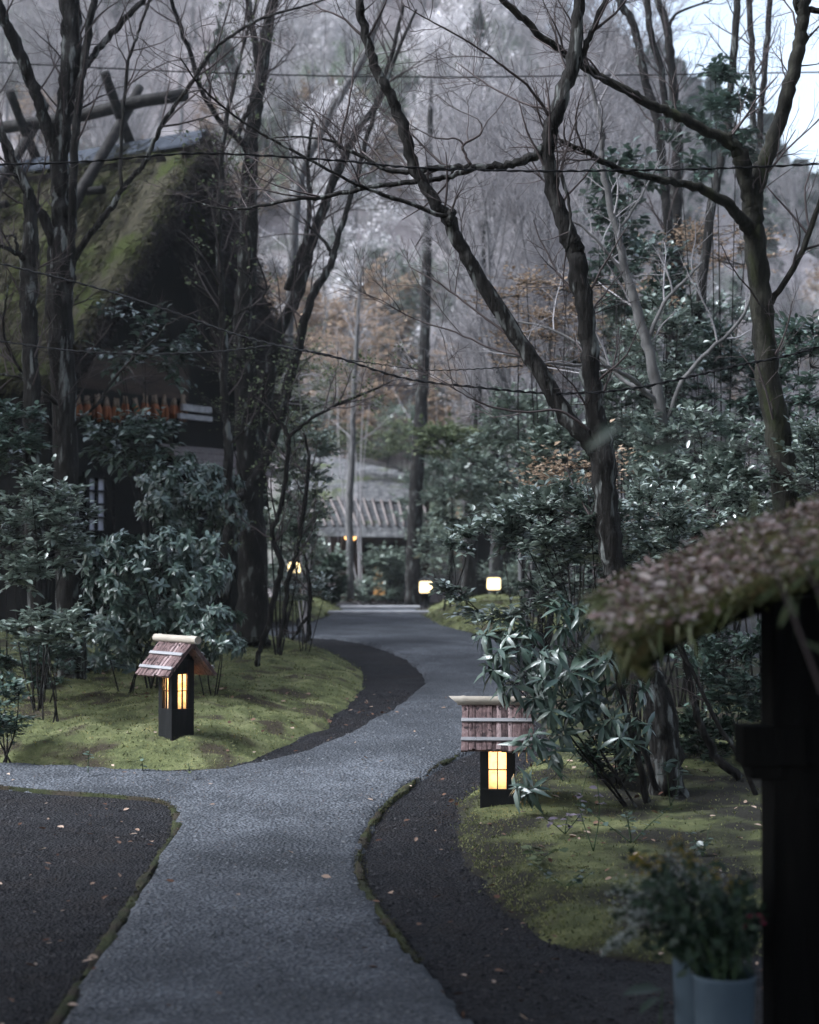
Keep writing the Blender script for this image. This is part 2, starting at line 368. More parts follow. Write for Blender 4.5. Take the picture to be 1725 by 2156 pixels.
# ---------------------------------------------------------------- growth helpers
def resample(P, r, K=14):
    s = np.concatenate([[0], np.cumsum(np.linalg.norm(np.diff(P, axis=0), axis=1))])
    t = np.linspace(0, s[-1], K)
    return np.stack([np.interp(t, s, P[:, i]) for i in range(3)], -1), np.interp(t, s, r)
def grow(par, prad, n, lmin, lmax, ang=(30, 65), t0=.15, rfac=.55, up=.25, wob=.14, K=5, grav=0.0, rmin=.0016, flat=0.0, taper=.35, rr=None):
    """n children spread over parents (N,K,3); returns P, R"""
    rr = rr or rng
    N = len(par); KP = par.shape[1]
    ln = np.linalg.norm(np.diff(par, axis=1), axis=2).sum(1)
    pi = rr.choice(N, n, p=ln / ln.sum()); t = t0 + (1 - t0) * rr.random(n) ** .8
    f = t * (KP - 1); i0 = np.clip(f.astype(int), 0, KP - 2); fr = (f - i0)[:, None]
    a, b = par[pi, i0], par[pi, i0 + 1]
    p0 = a * (1 - fr) + b * fr; T = unit(b - a)
    pr = prad[pi, i0] * (1 - fr[:, 0]) + prad[pi, i0 + 1] * fr[:, 0]
    rnd = rr.normal(size=(n, 3)); rnd[:, 2] *= (1 - flat)
    side = unit(rnd - T * (rnd * T).sum(1, keepdims=True))
    an = np.radians(rr.uniform(*ang, n))[:, None]
    d = T * np.cos(an) + side * np.sin(an); d[:, 2] += up; d = unit(d)
    L = rr.uniform(lmin, lmax, n) * (1.15 - .6 * t)
    P = np.zeros((n, K, 3)); P[:, 0] = p0
    for k in range(1, K):
        d = unit(d + rr.normal(size=(n, 3)) * wob + np.array([0, 0, up * .25 - grav * k]))
        P[:, k] = P[:, k - 1] + d * (L / (K - 1))[:, None]
    r0 = np.maximum(np.minimum(pr * rfac, L * .022), rmin)
    Rr = r0[:, None] * np.linspace(1, taper, K)[None]
    return P, np.maximum(Rr, rmin * .7)

def limb(pts, Y0, Y1=None, jit=.006, dz=None):
    """picture polyline [(x, y, width)] at depth Y0..Y1 -> smoothed 3-D points and radii"""
    Y1 = Y0 if Y1 is None else Y1
    n = len(pts); P = []; W = []
    for i, (x, y, wd) in enumerate(pts):
        Y = Y0 + (Y1 - Y0) * i / max(1, n - 1)
        P.append(at(x, y, Y)); W.append(px(wd, Y) / 2)
    A = catmull(np.column_stack([np.array(P), W]), 5)
    P, r = A[:, :3], np.maximum(A[:, 3], .0015)
    P = P + rng.normal(size=P.shape) * np.minimum(jit, r[:, None] * .25)
    r = r * (1 + .12 * (rng.random(len(r)) - .5))
    return P, r
def hero(label, limbs, bark, twigs=(60, 200, 400), tl=(.5, 1.1), name='bare_tree', cat='tree', twigmat=None, up=.2, leafage=None, base_z=None, group=None, tparent=None):
    """a tree traced as 3-D limbs: the first is the trunk"""
    P0, r0 = limb(*limbs[0]) if isinstance(limbs[0], tuple) else limbs[0]
    base = P0[0].copy()
    root = thing(name, label, cat, base, group)
    mb = MB(); mb.tube(P0, r0, 14, lump=.05); mb.build('trunk', bark, root)
    par = [resample(P0, r0)]
    for l in limbs[1:]:
        P, r = limb(*l)
        mb = MB(); mb.tube(P, r, 9 if r[0] > .012 else 6, lump=.05); mb.build('limb' if r[0] > .02 else 'branch', bark if r[0] > .012 else (twigmat or M['twig']), root)
        par.append(resample(P, r))
    if twigs:
        use = par if tparent is None else [par[i] for i in tparent]
        A = np.array([p[0] for p in use]); B = np.array([p[1] for p in use])
        mb = MB()
        n1, n2, n3 = twigs
        a1, b1 = grow(A, np.minimum(B, .018), n1, tl[0], tl[1], up=up, t0=.3, K=6, rmin=.003)
        mb.tubes(a1, b1, 4)
        a2, b2 = grow(a1, b1, n2, tl[0] * .4, tl[1] * .5, up=up * .5, K=5, rmin=.002)
        mb.tubes(a2, b2, 3)
        a3, b3 = grow(a2, b2, n3, tl[0] * .16, tl[1] * .25, up=up * .5, K=4, rmin=.0015)
        mb.tubes(a3, b3, 3)
        mb.build('crown', twigmat or M['twig'], root)
        if leafage:
            lm, n, L, wr = leafage
            q = np.concatenate([a3[:, -1], a2[:, -1]]); k = rng.choice(len(q), n)
            mb = MB(); mb.leaves(q[k] + rng.normal(size=(n, 3)) * .02, rng.normal(size=(n, 3)) + [0, 0, .1], np.tile([0, 0, 1.], (n, 1)) + rng.normal(size=(n, 3)) * .4, rng.uniform(.6, 1.2, n) * L, wr)
            mb.build('foliage', lm, root)
    return root

def zg(x, Y):
    return float(zbase(Y))

def shrub(label, cx, cy, Y, rx, ry, dep, lm, style='alt', ncl=60, tw=6, L=.075, wr=.22, bark=None, name='evergreen_shrub', cat='shrub', base=None, spread=.17, flat=.5, lo=False, group=None, shell=.45, droop=.15, wm=1.0, per=9, seedpts=None, up=.35):
    c = at(cx, cy, Y); rad = np.array([px(rx, Y), dep, px(ry, Y)])
    b = np.array([c[0], c[1], zg(c[0], c[1]) - .03]) if base is None else np.asarray(base, float)
    root = thing(name, label, cat, b, group)
    # cluster centres through the crown's volume, denser towards its skin
    u = unit(rng.normal(size=(ncl, 3))); rr = shell + (1 - shell) * rng.random(ncl) ** .6
    C = c + u * rr[:, None] * rad * (1 + .22 * (rng.random((ncl, 1)) - .5))
    if seedpts is not None: C = np.vstack([C, seedpts])
    ncl = len(C)
    C[:, 2] = np.maximum(C[:, 2], b[2] + .12)
    # stems: main limbs to scattered points, branches from limbs to clusters
    nm = max(4, ncl // 12); mids = C[rng.choice(ncl, nm, replace=False)]
    sm = MB(); mp = []
    r0 = max(.008, .011 * np.linalg.norm(rad) ** .7)
    for q in mids:
        m1 = b + (q - b) * .45 + np.array([*(rng.normal(size=2) * .12 * rad[0]), .1 * rad[2]])
        P = catmull([b + np.append(rng.normal(size=2) * .03, 0), m1, q], 6); r = np.linspace(r0, r0 * .35, len(P))
        sm.tube(P, r, 6, cap=False); mp.append(P)
    allp = np.vstack(mp); bran = []
    for q in C:
        dd = np.linalg.norm(allp - q, axis=1) + .35 * np.maximum(0, allp[:, 2] - q[2])
        s_ = allp[dd.argmin()]
        m1 = (s_ + q) / 2 + rng.normal(size=3) * .04 * np.linalg.norm(q - s_) + [0, 0, -.05 * np.linalg.norm(q - s_)]
        bran.append(catmull([s_, m1, q], 2)[:5])
    bran = np.array(bran); sm.tubes(bran, np.linspace(r0 * .35, r0 * .16, bran.shape[1])[None].repeat(ncl, 0), 4)
    # twigs
    n = ncl * tw; ci = np.repeat(np.arange(ncl), tw)
    out = unit((C - c) / rad)[ci]
    bd = unit(bran[:, -1] - bran[:, 0])[ci]
    d = rng.normal(size=(n, 3)) * .75 + out * .7 + bd * .5; d[:, 2] = d[:, 2] * (1 - flat) + up * .5
    d = unit(d); TL = rng.uniform(.5, 1.2, n) * spread; K = 5
    T = np.zeros((n, K, 3)); T[:, 0] = C[ci] - d * TL[:, None] * .25; dd = d.copy()
    for k in range(1, K):
        dd = unit(dd + rng.normal(size=(n, 3)) * .1 + [0, 0, .05]); T[:, k] = T[:, k - 1] + dd * (TL / (K - 1))[:, None]
    sm.tubes(T, np.linspace(.0032, .0016, K)[None].repeat(n, 0), 3)
    sm.build('stems', bark or M['barkdark'], root)
    lf = MB()
    if style == 'alt':
        t = np.linspace(.15, 1, per); sgn = np.where(np.arange(per) % 2, 1, -1)
        for k in range(per):
            f = t[k] * (K - 1); i0 = min(int(f), K - 2); fr = f - i0
            p = T[:, i0] * (1 - fr) + T[:, i0 + 1] * fr
            tg = unit(T[:, i0 + 1] - T[:, i0]); sd = unit(np.cross(tg, [0, 0, 1.]) + 1e-6)
            dl = tg * (.55 if k < per - 1 else 1.4) + sd * sgn[k] + rng.normal(size=(n, 3)) * .28 + [0, 0, .15]
            keep = rng.random(n) < .9
            lf.leaves(p[keep], dl[keep], (np.array([0, 0, 1.]) + rng.normal(size=(n, 3)) * .24)[keep], (rng.uniform(.6, 1.15, n) * L)[keep], wr, .16, droop, lo)
    else:                                                # whorls of leaves at the twig ends
        for k in range(per):
            az = k * 2.4 + rng.random(n) * .5
            tg = unit(T[:, -1] - T[:, -2]); s1 = unit(np.cross(tg, [.1, .2, 1.])); s2 = np.cross(tg, s1)
            rd = np.cos(az)[:, None] * s1 + np.sin(az)[:, None] * s2
            a = rng.uniform(-.15, .55, n)[:, None]
            dl = rd + tg * a; dl[:, 2] -= rng.uniform(0, .45, n) * wm
            p = T[:, -1] - tg * (k / per * .03)
            lf.leaves(p, dl, tg + np.array([0, 0, .9]) + rng.normal(size=(n, 3)) * .2, rng.uniform(.65, 1.15, n) * L, wr, .1, rng.uniform(.05, .4, n) * wm, lo)
    lf.build('foliage', lm, root)
    return root

# ================================================================ GROUND, PATH, MOSS, HILL
def G(pts): return np.array([gpt(x, y) for x, y in pts])
def smooth_poly(pts): 
    P = np.vstack([pts, pts[:1]]); return catmull(P, 5)[:-1]
# whole ground: one sheet
gx = np.concatenate([np.linspace(-80, -8, 22), np.linspace(-7, 7, 90), np.linspace(8, 80, 22)])
gy = np.concatenate([np.linspace(-14, 3, 14), np.linspace(3.2, 20, 150), np.linspace(20.5, 42, 50), np.linspace(46, 140, 14)])
X, Y = np.meshgrid(gx, gy, indexing='ij')
Z = zbase(Y) + .02 * (vnoise(X, Y, 1.3) - .5) + .012 * (vnoise(X, Y, 6, 3) - .5) - .012
mb = MB(); mb.grid(np.stack([X, Y, Z], -1)); struct(mb.build('ground', M['soil']))

PATH_R = [(870, 1279), (885, 1293), (940, 1318), (1000, 1336), (1050, 1352), (1085, 1400), (1080, 1470), (1040, 1540), (985, 1585), (930, 1608), (870, 1650), (810, 1700), (767, 1760), (755, 1820), (770, 1880), (830, 1965), (905, 2060), (985, 2156), (1100, 2320)]
PATH_L0 = [(0, 2330), (120, 2156), (250, 1945), (330, 1815), (374, 1745), (370, 1708), (340, 1690), (260, 1680), (120, 1670), (0, 1661), (-200, 1650)]
PATH_L1 = [(-200, 1598), (0, 1608), (200, 1618), (380, 1626), (480, 1620), (560, 1602), (650, 1582), (740, 1542), (820, 1502), (872, 1466), (897, 1438), (893, 1418), (860, 1390), (800, 1362), (720, 1346), (640, 1340), (560, 1338), (560, 1326), (640, 1318), (690, 1300), (720, 1284), (728, 1279)]
def bed(name, pts, m, prof, step, noise=.0, seed=0, clipY=None):
    """ground cover inside a picture-traced outline: prof(distance inside the edge) -> height"""
    poly = G(pts)
    x0, y0 = poly.min(0) - .15; x1, y1 = poly.max(0) + .15
    xs = np.arange(x0, x1, step)
    ys = [y0]
    while ys[-1] < y1: ys.append(ys[-1] + step * max(1, ys[-1] / 8))
    ys = np.array(ys); X, Y = np.meshgrid(xs, ys, indexing='ij')
    sdv = polysd(X, Y, poly) + .03 * (vnoise(X, Y, 9, seed) - .5) + .06 * (vnoise(X, Y, 3.1, seed + 5) - .5)
    z = zbase(Y) + prof(sdv) + noise * (vnoise(X, Y, 2.2, seed + 1) - .4) * np.clip(sdv * 4, 0, 1) + noise * .5 * (vnoise(X, Y, 8, seed + 2) - .5) * np.clip(sdv * 6, 0, 1)
    ok = sdv > -.13
    i, j = np.meshgrid(np.arange(len(xs) - 1), np.arange(len(ys) - 1), indexing='ij')
    c = ok[:-1, :-1] & ok[1:, :-1] & ok[1:, 1:] & ok[:-1, 1:]
    nb = len(ys); i, j = i[c], j[c]
    q = np.stack([i * nb + j, (i + 1) * nb + j, (i + 1) * nb + j + 1, i * nb + j + 1], -1)
    used = np.unique(q); mp = np.zeros(len(xs) * nb, int); mp[used] = np.arange(len(used))
    V = np.stack([X, Y, z], -1).reshape(-1, 3)[used]
    mb = MB(); mb.add(V, mp[q]); o = mb.build(name, m)
    good = sdv.reshape(-1)[used] > .01
    return o, V[good], sdv.reshape(-1)[used][good], poly
path, PV, PS, path_poly = bed('path', PATH_R + PATH_L0 + PATH_L1, M['asphalt'], lambda d: np.clip(d * 1.4, -.07, .016), .05, .008, 3)
struct(path)
hump = lambda h, k: (lambda d: np.where(d > 0, h * (1 - np.exp(-np.maximum(d, 0) / k)), d * .6) - .002)
MOSS_L = [(-260, 1590), (0, 1602), (200, 1612), (360, 1620), (440, 1618), (520, 1600), (600, 1566), (680, 1528), (725, 1488), (762, 1440), (758, 1412), (720, 1388), (660, 1364), (600, 1352), (520, 1346), (420, 1346), (300, 1346), (0, 1346), (-300, 1350)]
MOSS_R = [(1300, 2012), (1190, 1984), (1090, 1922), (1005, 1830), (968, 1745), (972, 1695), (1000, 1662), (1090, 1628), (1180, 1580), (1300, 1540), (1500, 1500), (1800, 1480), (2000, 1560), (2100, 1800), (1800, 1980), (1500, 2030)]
MOSS_FR = [(892, 1296), (920, 1318), (985, 1334), (1060, 1336), (1200, 1330), (1300, 1310), (1200, 1292), (1060, 1284), (900, 1283)]
MOSS_FL = [(722, 1283), (700, 1292), (650, 1306), (600, 1310), (500, 1306), (500, 1290), (600, 1284), (700, 1281)]
beds = []
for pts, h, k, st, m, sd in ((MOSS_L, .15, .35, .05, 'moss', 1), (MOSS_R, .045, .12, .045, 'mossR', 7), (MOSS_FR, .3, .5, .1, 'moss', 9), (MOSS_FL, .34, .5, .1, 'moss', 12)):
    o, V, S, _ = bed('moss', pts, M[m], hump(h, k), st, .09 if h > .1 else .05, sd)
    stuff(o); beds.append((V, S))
# a mossy floor behind the lantern, further right, its shade put into the colour
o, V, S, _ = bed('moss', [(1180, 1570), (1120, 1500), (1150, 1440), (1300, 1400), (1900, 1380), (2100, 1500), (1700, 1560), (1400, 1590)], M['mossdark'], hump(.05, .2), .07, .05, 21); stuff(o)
def bedz(x, y, k=0):
    V = beds[k][0]; i = ((V[:, 0] - x) ** 2 + (V[:, 1] - y) ** 2).argmin(); return V[i, 2]
# moss fuzz
mb = MB()
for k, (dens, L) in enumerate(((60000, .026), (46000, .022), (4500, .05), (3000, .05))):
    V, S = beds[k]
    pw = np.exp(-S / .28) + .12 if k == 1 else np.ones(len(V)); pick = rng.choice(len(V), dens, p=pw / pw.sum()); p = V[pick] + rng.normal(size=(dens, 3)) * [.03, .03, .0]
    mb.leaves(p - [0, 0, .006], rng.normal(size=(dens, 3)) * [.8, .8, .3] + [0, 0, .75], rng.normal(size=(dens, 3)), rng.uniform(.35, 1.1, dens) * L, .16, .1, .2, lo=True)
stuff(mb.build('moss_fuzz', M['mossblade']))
# mossy seams along the paving edges
mb = MB(); fz = MB()
for pts, wd in (([(1000, 1575), (930, 1608), (870, 1650), (810, 1700), (767, 1760), (755, 1820), (770, 1880), (830, 1965), (880, 2030)], .032), ([(-40, 1657), (120, 1670), (260, 1680), (340, 1690), (368, 1710), (372, 1748), (330, 1815), (250, 1945), (140, 2120), (0, 2330)], .034), ([(880, 1285), (940, 1318), (1000, 1336)], .06)):
    P = catmull(G(pts), 14); n = len(P)
    T = unit(np.gradient(P, axis=0)); Nn = np.stack([-T[:, 1], T[:, 0]], -1)
    W = wd * .6 * (.35 + 1.3 * vnoise(P[:, 0], P[:, 1], 4, 4)) ; H = .010 * (.3 + 1.2 * vnoise(P[:, 0], P[:, 1], 5, 8))
    prof = np.array([[-1.2, -.03], [-.7, .6], [-.2, 1], [.3, .95], [.8, .5], [1.2, -.03]])
    Gm = np.stack([np.stack([P[:, 0] + Nn[:, 0] * W * a + .006 * rng.normal(size=n), P[:, 1] + Nn[:, 1] * W * a, zbase(P[:, 1]) + np.where(b > 0, .004 + H * b, b)], -1) for a, b in prof], 0)
    mb.grid(Gm)
    c = rng.integers(0, n, 2500); a = rng.uniform(-1, 1, 2500)
    p = np.stack([P[c, 0] + Nn[c, 0] * W[c] * a, P[c, 1] + Nn[c, 1] * W[c] * a, zbase(P[c, 1]) + H[c] * (1 - a * a)], -1) + rng.normal(size=(2500, 3)) * [.012, .012, 0]
    fz.leaves(p, rng.normal(size=(2500, 3)) * [.8, .8, .2] + [0, 0, .7], rng.normal(size=(2500, 3)), rng.uniform(.006, .015, 2500), .2, .1, .2, lo=True)
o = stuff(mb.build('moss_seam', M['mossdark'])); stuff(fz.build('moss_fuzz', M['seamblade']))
# gravel chips on the soil and on the paving, fallen leaves
def scatter(n, x0, x1, y0, y1, inside):
    p = np.stack([rng.uniform(x0, x1, n), y0 + (y1 - y0) * rng.random(n) ** 1.25], -1)
    s = polysd(p[:, 0], p[:, 1], path_poly)
    return p[(s > .03) if inside else (s < -.02)]
def chips(p, lo, hi, zo):
    n = len(p); r = rng.uniform(lo, hi, n) * (.6 + .8 * rng.random(n) ** 3); a = rng.random(n) * 6.28
    oct_ = np.array([[1, 0, 0], [0, 1, 0], [-1, 0, 0], [0, -1, 0], [0, 0, .7]])
    V = oct_[None] * r[:, None, None] * (1 + .5 * (rng.random((n, 5, 1)) - .5)); c, s = np.cos(a)[:, None], np.sin(a)[:, None]
    V = np.stack([V[..., 0] * c - V[..., 1] * s, V[..., 0] * s * .7 + V[..., 1] * c * .7, V[..., 2]], -1)
    V += np.stack([p[:, 0], p[:, 1], zbase(p[:, 1]) + zo], -1)[:, None]
    b = (np.arange(n) * 5)[:, None, None]
    mb = MB(); mb.add(V, None, (b + np.array([[0, 1, 4], [1, 2, 4], [2, 3, 4], [3, 0, 4]])[None]).reshape(-1, 3)); return mb
stuff(chips(scatter(52000, -2.6, 2.4, 4.6, 15, False), .004, .013, -.008).build('gravel', M['chip'], smooth=False))
stuff(chips(scatter(30000, -2.6, 2.2, 4.6, 14, True), .004, .013, .0155).build('gravel', M['pchip'], smooth=False))
# leaf litter: too much to count
p = np.vstack([np.stack([rng.uniform(-3, 2.5, 900), rng.uniform(5, 15, 900)], -1)])
n = len(p); z = zbase(p[:, 1]) + .016
for k in (0, 1):
    V = beds[k][0]
    for i in range(n):
        dd = ((V[:, 0] - p[i, 0]) ** 2 + (V[:, 1] - p[i, 1]) ** 2); j = dd.argmin()
        if dd[j] < .01: z[i] = max(z[i], V[j, 2] + .012)
keep = (polysd(p[:, 0], p[:, 1], path_poly) < .05) | (rng.random(n) < .22) | (z > zbase(p[:, 1]) + .03)
mb = MB(); mb.leaves(np.column_stack([p, z])[keep], (rng.normal(size=(n, 3)) * [1, 1, .15])[keep], (rng.normal(size=(n, 3)) * .35 + [0, 0, 1])[keep], rng.uniform(.015, .05, n)[keep], .3, .2, -.15)
stuff(mb.build('fallen_leaves', M['litter']))
# two low stone steps where the path crests
sb = MB()
for yy, x0, x1 in ((1296, 690, 905), (1284, 716, 885)):
    a, b = gpt(x0, yy), gpt(x1, yy); c = (a + b) / 2
    sb.box([c[0], c[1] + .2, zg(c[0], c[1] + .2) + .035], [abs(b[0] - a[0]), .4, .06])
struct(sb.build('path_step', M['batten'], bevel=.015))

# hillside behind: rises from beyond the far house, its crest falling to the right
def hillz(X, Y):
    crest = np.interp(X, [-60, -20, 4, 9.7, 12.8, 15.5, 19, 22, 30, 60], [44, 42, 36, 24, 21.5, 19.5, 18, 15, 9, 3])
    t = np.clip((Y - 37) / 53, 0, 1.3); t = t * t * (3 - 2 * np.minimum(t, 1)) * .35 + t * .65
    return .45 + crest * np.minimum(t, 1) - np.maximum(0, Y - 92) * .3 + 1.5 * (vnoise(X, Y, .12, 2) - .5) * t + .5 * (vnoise(X, Y, .5, 6) - .5) * t
X, Y = np.meshgrid(np.linspace(-62, 62, 125), np.linspace(34, 120, 90), indexing='ij')
mb = MB(); mb.grid(np.stack([X, Y, hillz(X, Y)], -1)); struct(mb.build('hillside', M['hill']))

# ================================================================ LANTERNS
def lantern(label, yaw, base, sw, zw0, zw1, zlow, zridge, Lr, Lb, half, slant=False):
    """wooden post lantern: x = ridge direction; sizes in metres above its base"""
    root = thing('garden_lantern', label, 'lantern', (0, 0, 0), 'wooden garden lanterns beside the path')
    h = sw / 2; run = h + half; zeave = zridge - (zridge - zlow) * h / run - .03
    m = MB(); m.box([0, 0, (zw0 - .12) / 2], [sw, sw, zw0 + .12])
    top = zridge - .015
    wz1 = zw1
    for sx in (-1, 1):
        for sy in (-1, 1):
            m.box([sx * (h - .025), sy * (h - .025), (zw0 + zeave) / 2 + .01], [.05, .05, zeave - zw0 + .02])
    for ax in (0, 1):
        for s in (-1, 1):
            c = [0, 0, (wz1 + zeave) / 2 + .01]; c[ax] = s * (h - .0125); sz = [sw - .1, sw - .1, zeave - wz1 + .02]; sz[ax] = .021
            m.box(c, sz)
    # gable walls up to the ridge
    for s in (-1, 1):
        x0, x1 = s * (h - .002), s * (h - .022)
        V = [[x0, -h, zeave + .02], [x0, h, zeave + .02], [x0, 0, top], [x1, -h, zeave + .02], [x1, h, zeave + .02], [x1, 0, top]]
        m.add(V, [[0, 1, 4, 3], [1, 2, 5, 4], [2, 0, 3, 5]], [[0, 2, 1], [3, 4, 5]])
    m.build('body', M['lanternwood'], root, smooth=False, bevel=.003)
    wh = sw - .1
    for ax in (0, 1):
        for s in (-1, 1):
            f = MB(); d = s * (h - .011)
            def B(u, z, su, sz, mb, th=.012, dd=d):
                c = [u, u, z]; c[ax] = dd; q = [su, su, sz]; q[ax] = th; mb.box(c, q)
            zc = (zw0 + wz1) / 2; B(0, zc, .007, wz1 - zw0, f)
            zb = zw0 + (wz1 - zw0) * .52
            B(-wh / 4 - .0018, zb, wh / 2 - .0035, .006, f); B(wh / 4 + .0018, zb, wh / 2 - .0035, .006, f)
            fo = f.build('window', M['lanternwood'], root, smooth=False)
            p = MB(); B(0, zc, wh + .01, wz1 - zw0 + .004, p, .003, s * (h - .026)); p.build('pane', M['paper'], fo, smooth=False)
    # roof slopes of cedar bark strips
    for s in (-1, 1):
        rb = MB()
        e = np.array([0, s * run, zlow - zridge]); sl = np.linalg.norm(e); e /= sl
        nrm = unit(np.cross([1, 0, 0], e)); nrm = nrm if nrm[2] > 0 else -nrm
        x = -Lr / 2; k = 0
        rb.box(np.array([0, 0, zridge]) + e * sl * .5 - nrm * .008, [Lr - .01, sl - .01, .008], [[1, 0, 0], e, nrm])
        while x < Lr / 2 - .008:
            wd = min(rng.uniform(.018, .042), Lr / 2 - x); o = rng.uniform(-.006, .008); th = rng.uniform(.008, .013); lift = rng.uniform(0, .003)
            n_ = 7; tt = np.linspace(0, sl + o, n_); e0 = rng.normal(size=n_) * .0014; e1 = rng.normal(size=n_) * .0014; up_ = rng.normal(size=n_) * .0012
            V = []
            for q in range(n_):
                c = np.array([0, 0, zridge]) + e * tt[q]
                for xx, hh in ((x + .0008 + e0[q], 0), (x + wd * .5, th * .15), (x + wd - .0008 + e1[q], 0)):
                    V.append(c + [xx, 0, 0] + nrm * (th + lift + hh + up_[q]))
                for xx in (x + .0008 + e0[q], x + wd - .0008 + e1[q]):
                    V.append(c + [xx, 0, 0] - nrm * .003)
            V = np.array(V); qd = []
            for q in range(n_ - 1):
                a, b = q * 5, q * 5 + 5
                qd += [[a, a + 1, b + 1, b], [a + 1, a + 2, b + 2, b + 1], [a, b, b + 3, a + 3], [a + 2, a + 4, b + 4, b + 2]]
            a = (n_ - 1) * 5; qd.append([a, a + 1, a + 4, a + 3]); tr = [[a + 1, a + 2, a + 4]]
            rb.add(V, qd, tr); x += wd
        so = rb.build('roof', M['barkshingle'], root, smooth=False)
        for f in (.36, .78):
            bt = MB(); c = np.array([0, 0, zridge]) + e * sl * f + nrm * .020
            bt.box(c, [Lr + .004, .024, .011], [[1, 0, 0], e, nrm]); bo = bt.build('batten', M['batten'], so, smooth=False, bevel=.003)
            for q in (-.3, .28):
                nb = MB(); nb.blob(c + [q * Lr, 0, 0] + nrm * .0065, [.004, .004, .002], 6, 4, 0); nb.build('nail', M['nail'], root)
    # half bamboo over the ridge
    bm = MB(); n = 30; xs = np.linspace(-Lb / 2, Lb / 2, n); r = .027 * np.ones(n)
    for q in (.1, .86): r += .0035 * np.exp(-((xs + Lb / 2 - q * Lb) / .006) ** 2)
    P = np.stack([xs, np.zeros(n), np.full(n, zridge + .022)], -1)
    V = []; S = 14; aa = np.arange(S) * 2 * math.pi / S
    for i in range(n):
        for a in aa:
            xx = xs[i] + ((-.035 * math.sin(a)) if (slant and i == 0) else 0)
            V.append([xx, r[i] * math.cos(a), zridge + .03 + r[i] * math.sin(a)])
    bm.add(V, [[i * S + j, (i + 1) * S + j, (i + 1) * S + (j + 1) % S, i * S + (j + 1) % S] for i in range(n - 1) for j in range(S)])
    bm.add([[V[0][0] + .01, 0, zridge + .03]] + V[:S], None, [[0, 1 + j, 1 + (j + 1) % S] for j in range(S)])
    bm.add([[V[-1][0] - .01, 0, zridge + .03]] + V[-S:], None, [[0, 1 + (j + 1) % S, 1 + j] for j in range(S)])
    bm.build('ridge_pole', M['bamboo'], root)
    # the bulb inside
    ld = bpy.data.lights.new('lantern_bulb', 'POINT'); ld.energy = LAMP_W; ld.color = (1, .58, .27); ld.shadow_soft_size = .02
    lo = bpy.data.objects.new('lantern_bulb', ld); COL.objects.link(lo); lo.location = (0, 0, zw0 + (wz1 - zw0) * .82); lo.parent = root
    root.location = [float(v) for v in base]; root.rotation_euler = (0, 0, yaw)
    return root
LAMP_W = 4.4
b = at(1048, 1712, 9.95)
lantern('black lantern with bamboo ridge at the right path edge, rhododendron leaves over its window', R(-3), (b[0], b[1], b[2] - .02), .202, .17, .385, .40, .64, .413, .50, .10, True)
V_ = beds[0][0]; zl = min((abs((v[2] - EYE) / v[1] - ray(371, 1545)[2]) * 40 + abs(v[0] / v[1] - ray(371, 1545)[0]) * 40, v[1]) for v in V_)[1]
b = at(371, 1545, zl); LS = zl / 12.7; zl = bedz(b[0], b[1])
lantern('black lantern seen cornerwise, alone on the bright moss mound left of the path', R(-51), (b[0], b[1], zl - .01), .192 * LS, .21 * LS, .465 * LS, .455 * LS, .69 * LS, .46 * LS, .60 * LS, .11 * LS)

# ================================================================ FAR LAMPS
def far_lamp(label, x, y, Y, wpx, hpx, ground):
    c = at(x, y, Y); s = px(wpx, Y); h = px(hpx, Y); b = np.array([c[0], c[1], ground])
    root = thing('post_lamp', label, 'lamp', b, 'small lit lamps at the far end of the path')
    m = MB(); m.box([c[0], c[1], (ground + c[2] - h / 2) / 2 - .02], [s * .3, s * .3, c[2] - h / 2 - ground + .04])
    m.box([c[0], c[1], c[2] - h / 2 - .012], [s * .95, s * .95, .022]); m.build('post', M['lanternwood'], root, smooth=False, bevel=.004)
    m = MB(); m.box(c, [s, s, h]); m.build('lamp_shade', M['lampglass'], root, smooth=False, bevel=.025)
    m = MB(); zt = c[2] + h / 2; k = s * .72
    m.add([[c[0] - k, c[1] - k, zt + .004], [c[0] + k, c[1] - k, zt + .004], [c[0] + k, c[1] + k, zt + .004], [c[0] - k, c[1] + k, zt + .004], [c[0], c[1], zt + s * .42]], [[0, 3, 2, 1]], [[0, 1, 4], [1, 2, 4], [2, 3, 4], [3, 0, 4]])
    m.build('cap', M['lanternwood'], root, smooth=False)
far_lamp('glowing cream lamp among thin stems, leftmost of the three far lamps', 620, 1195, 26.5, 25, 22, .62)
far_lamp('glowing cream lamp standing low beside the thick dark far trunk', 897, 1236, 30, 27, 24, .62)
far_lamp('glowing square lamp above the far moss bank, rightmost of the far lamps', 1040, 1229, 28, 27, 25, .66)

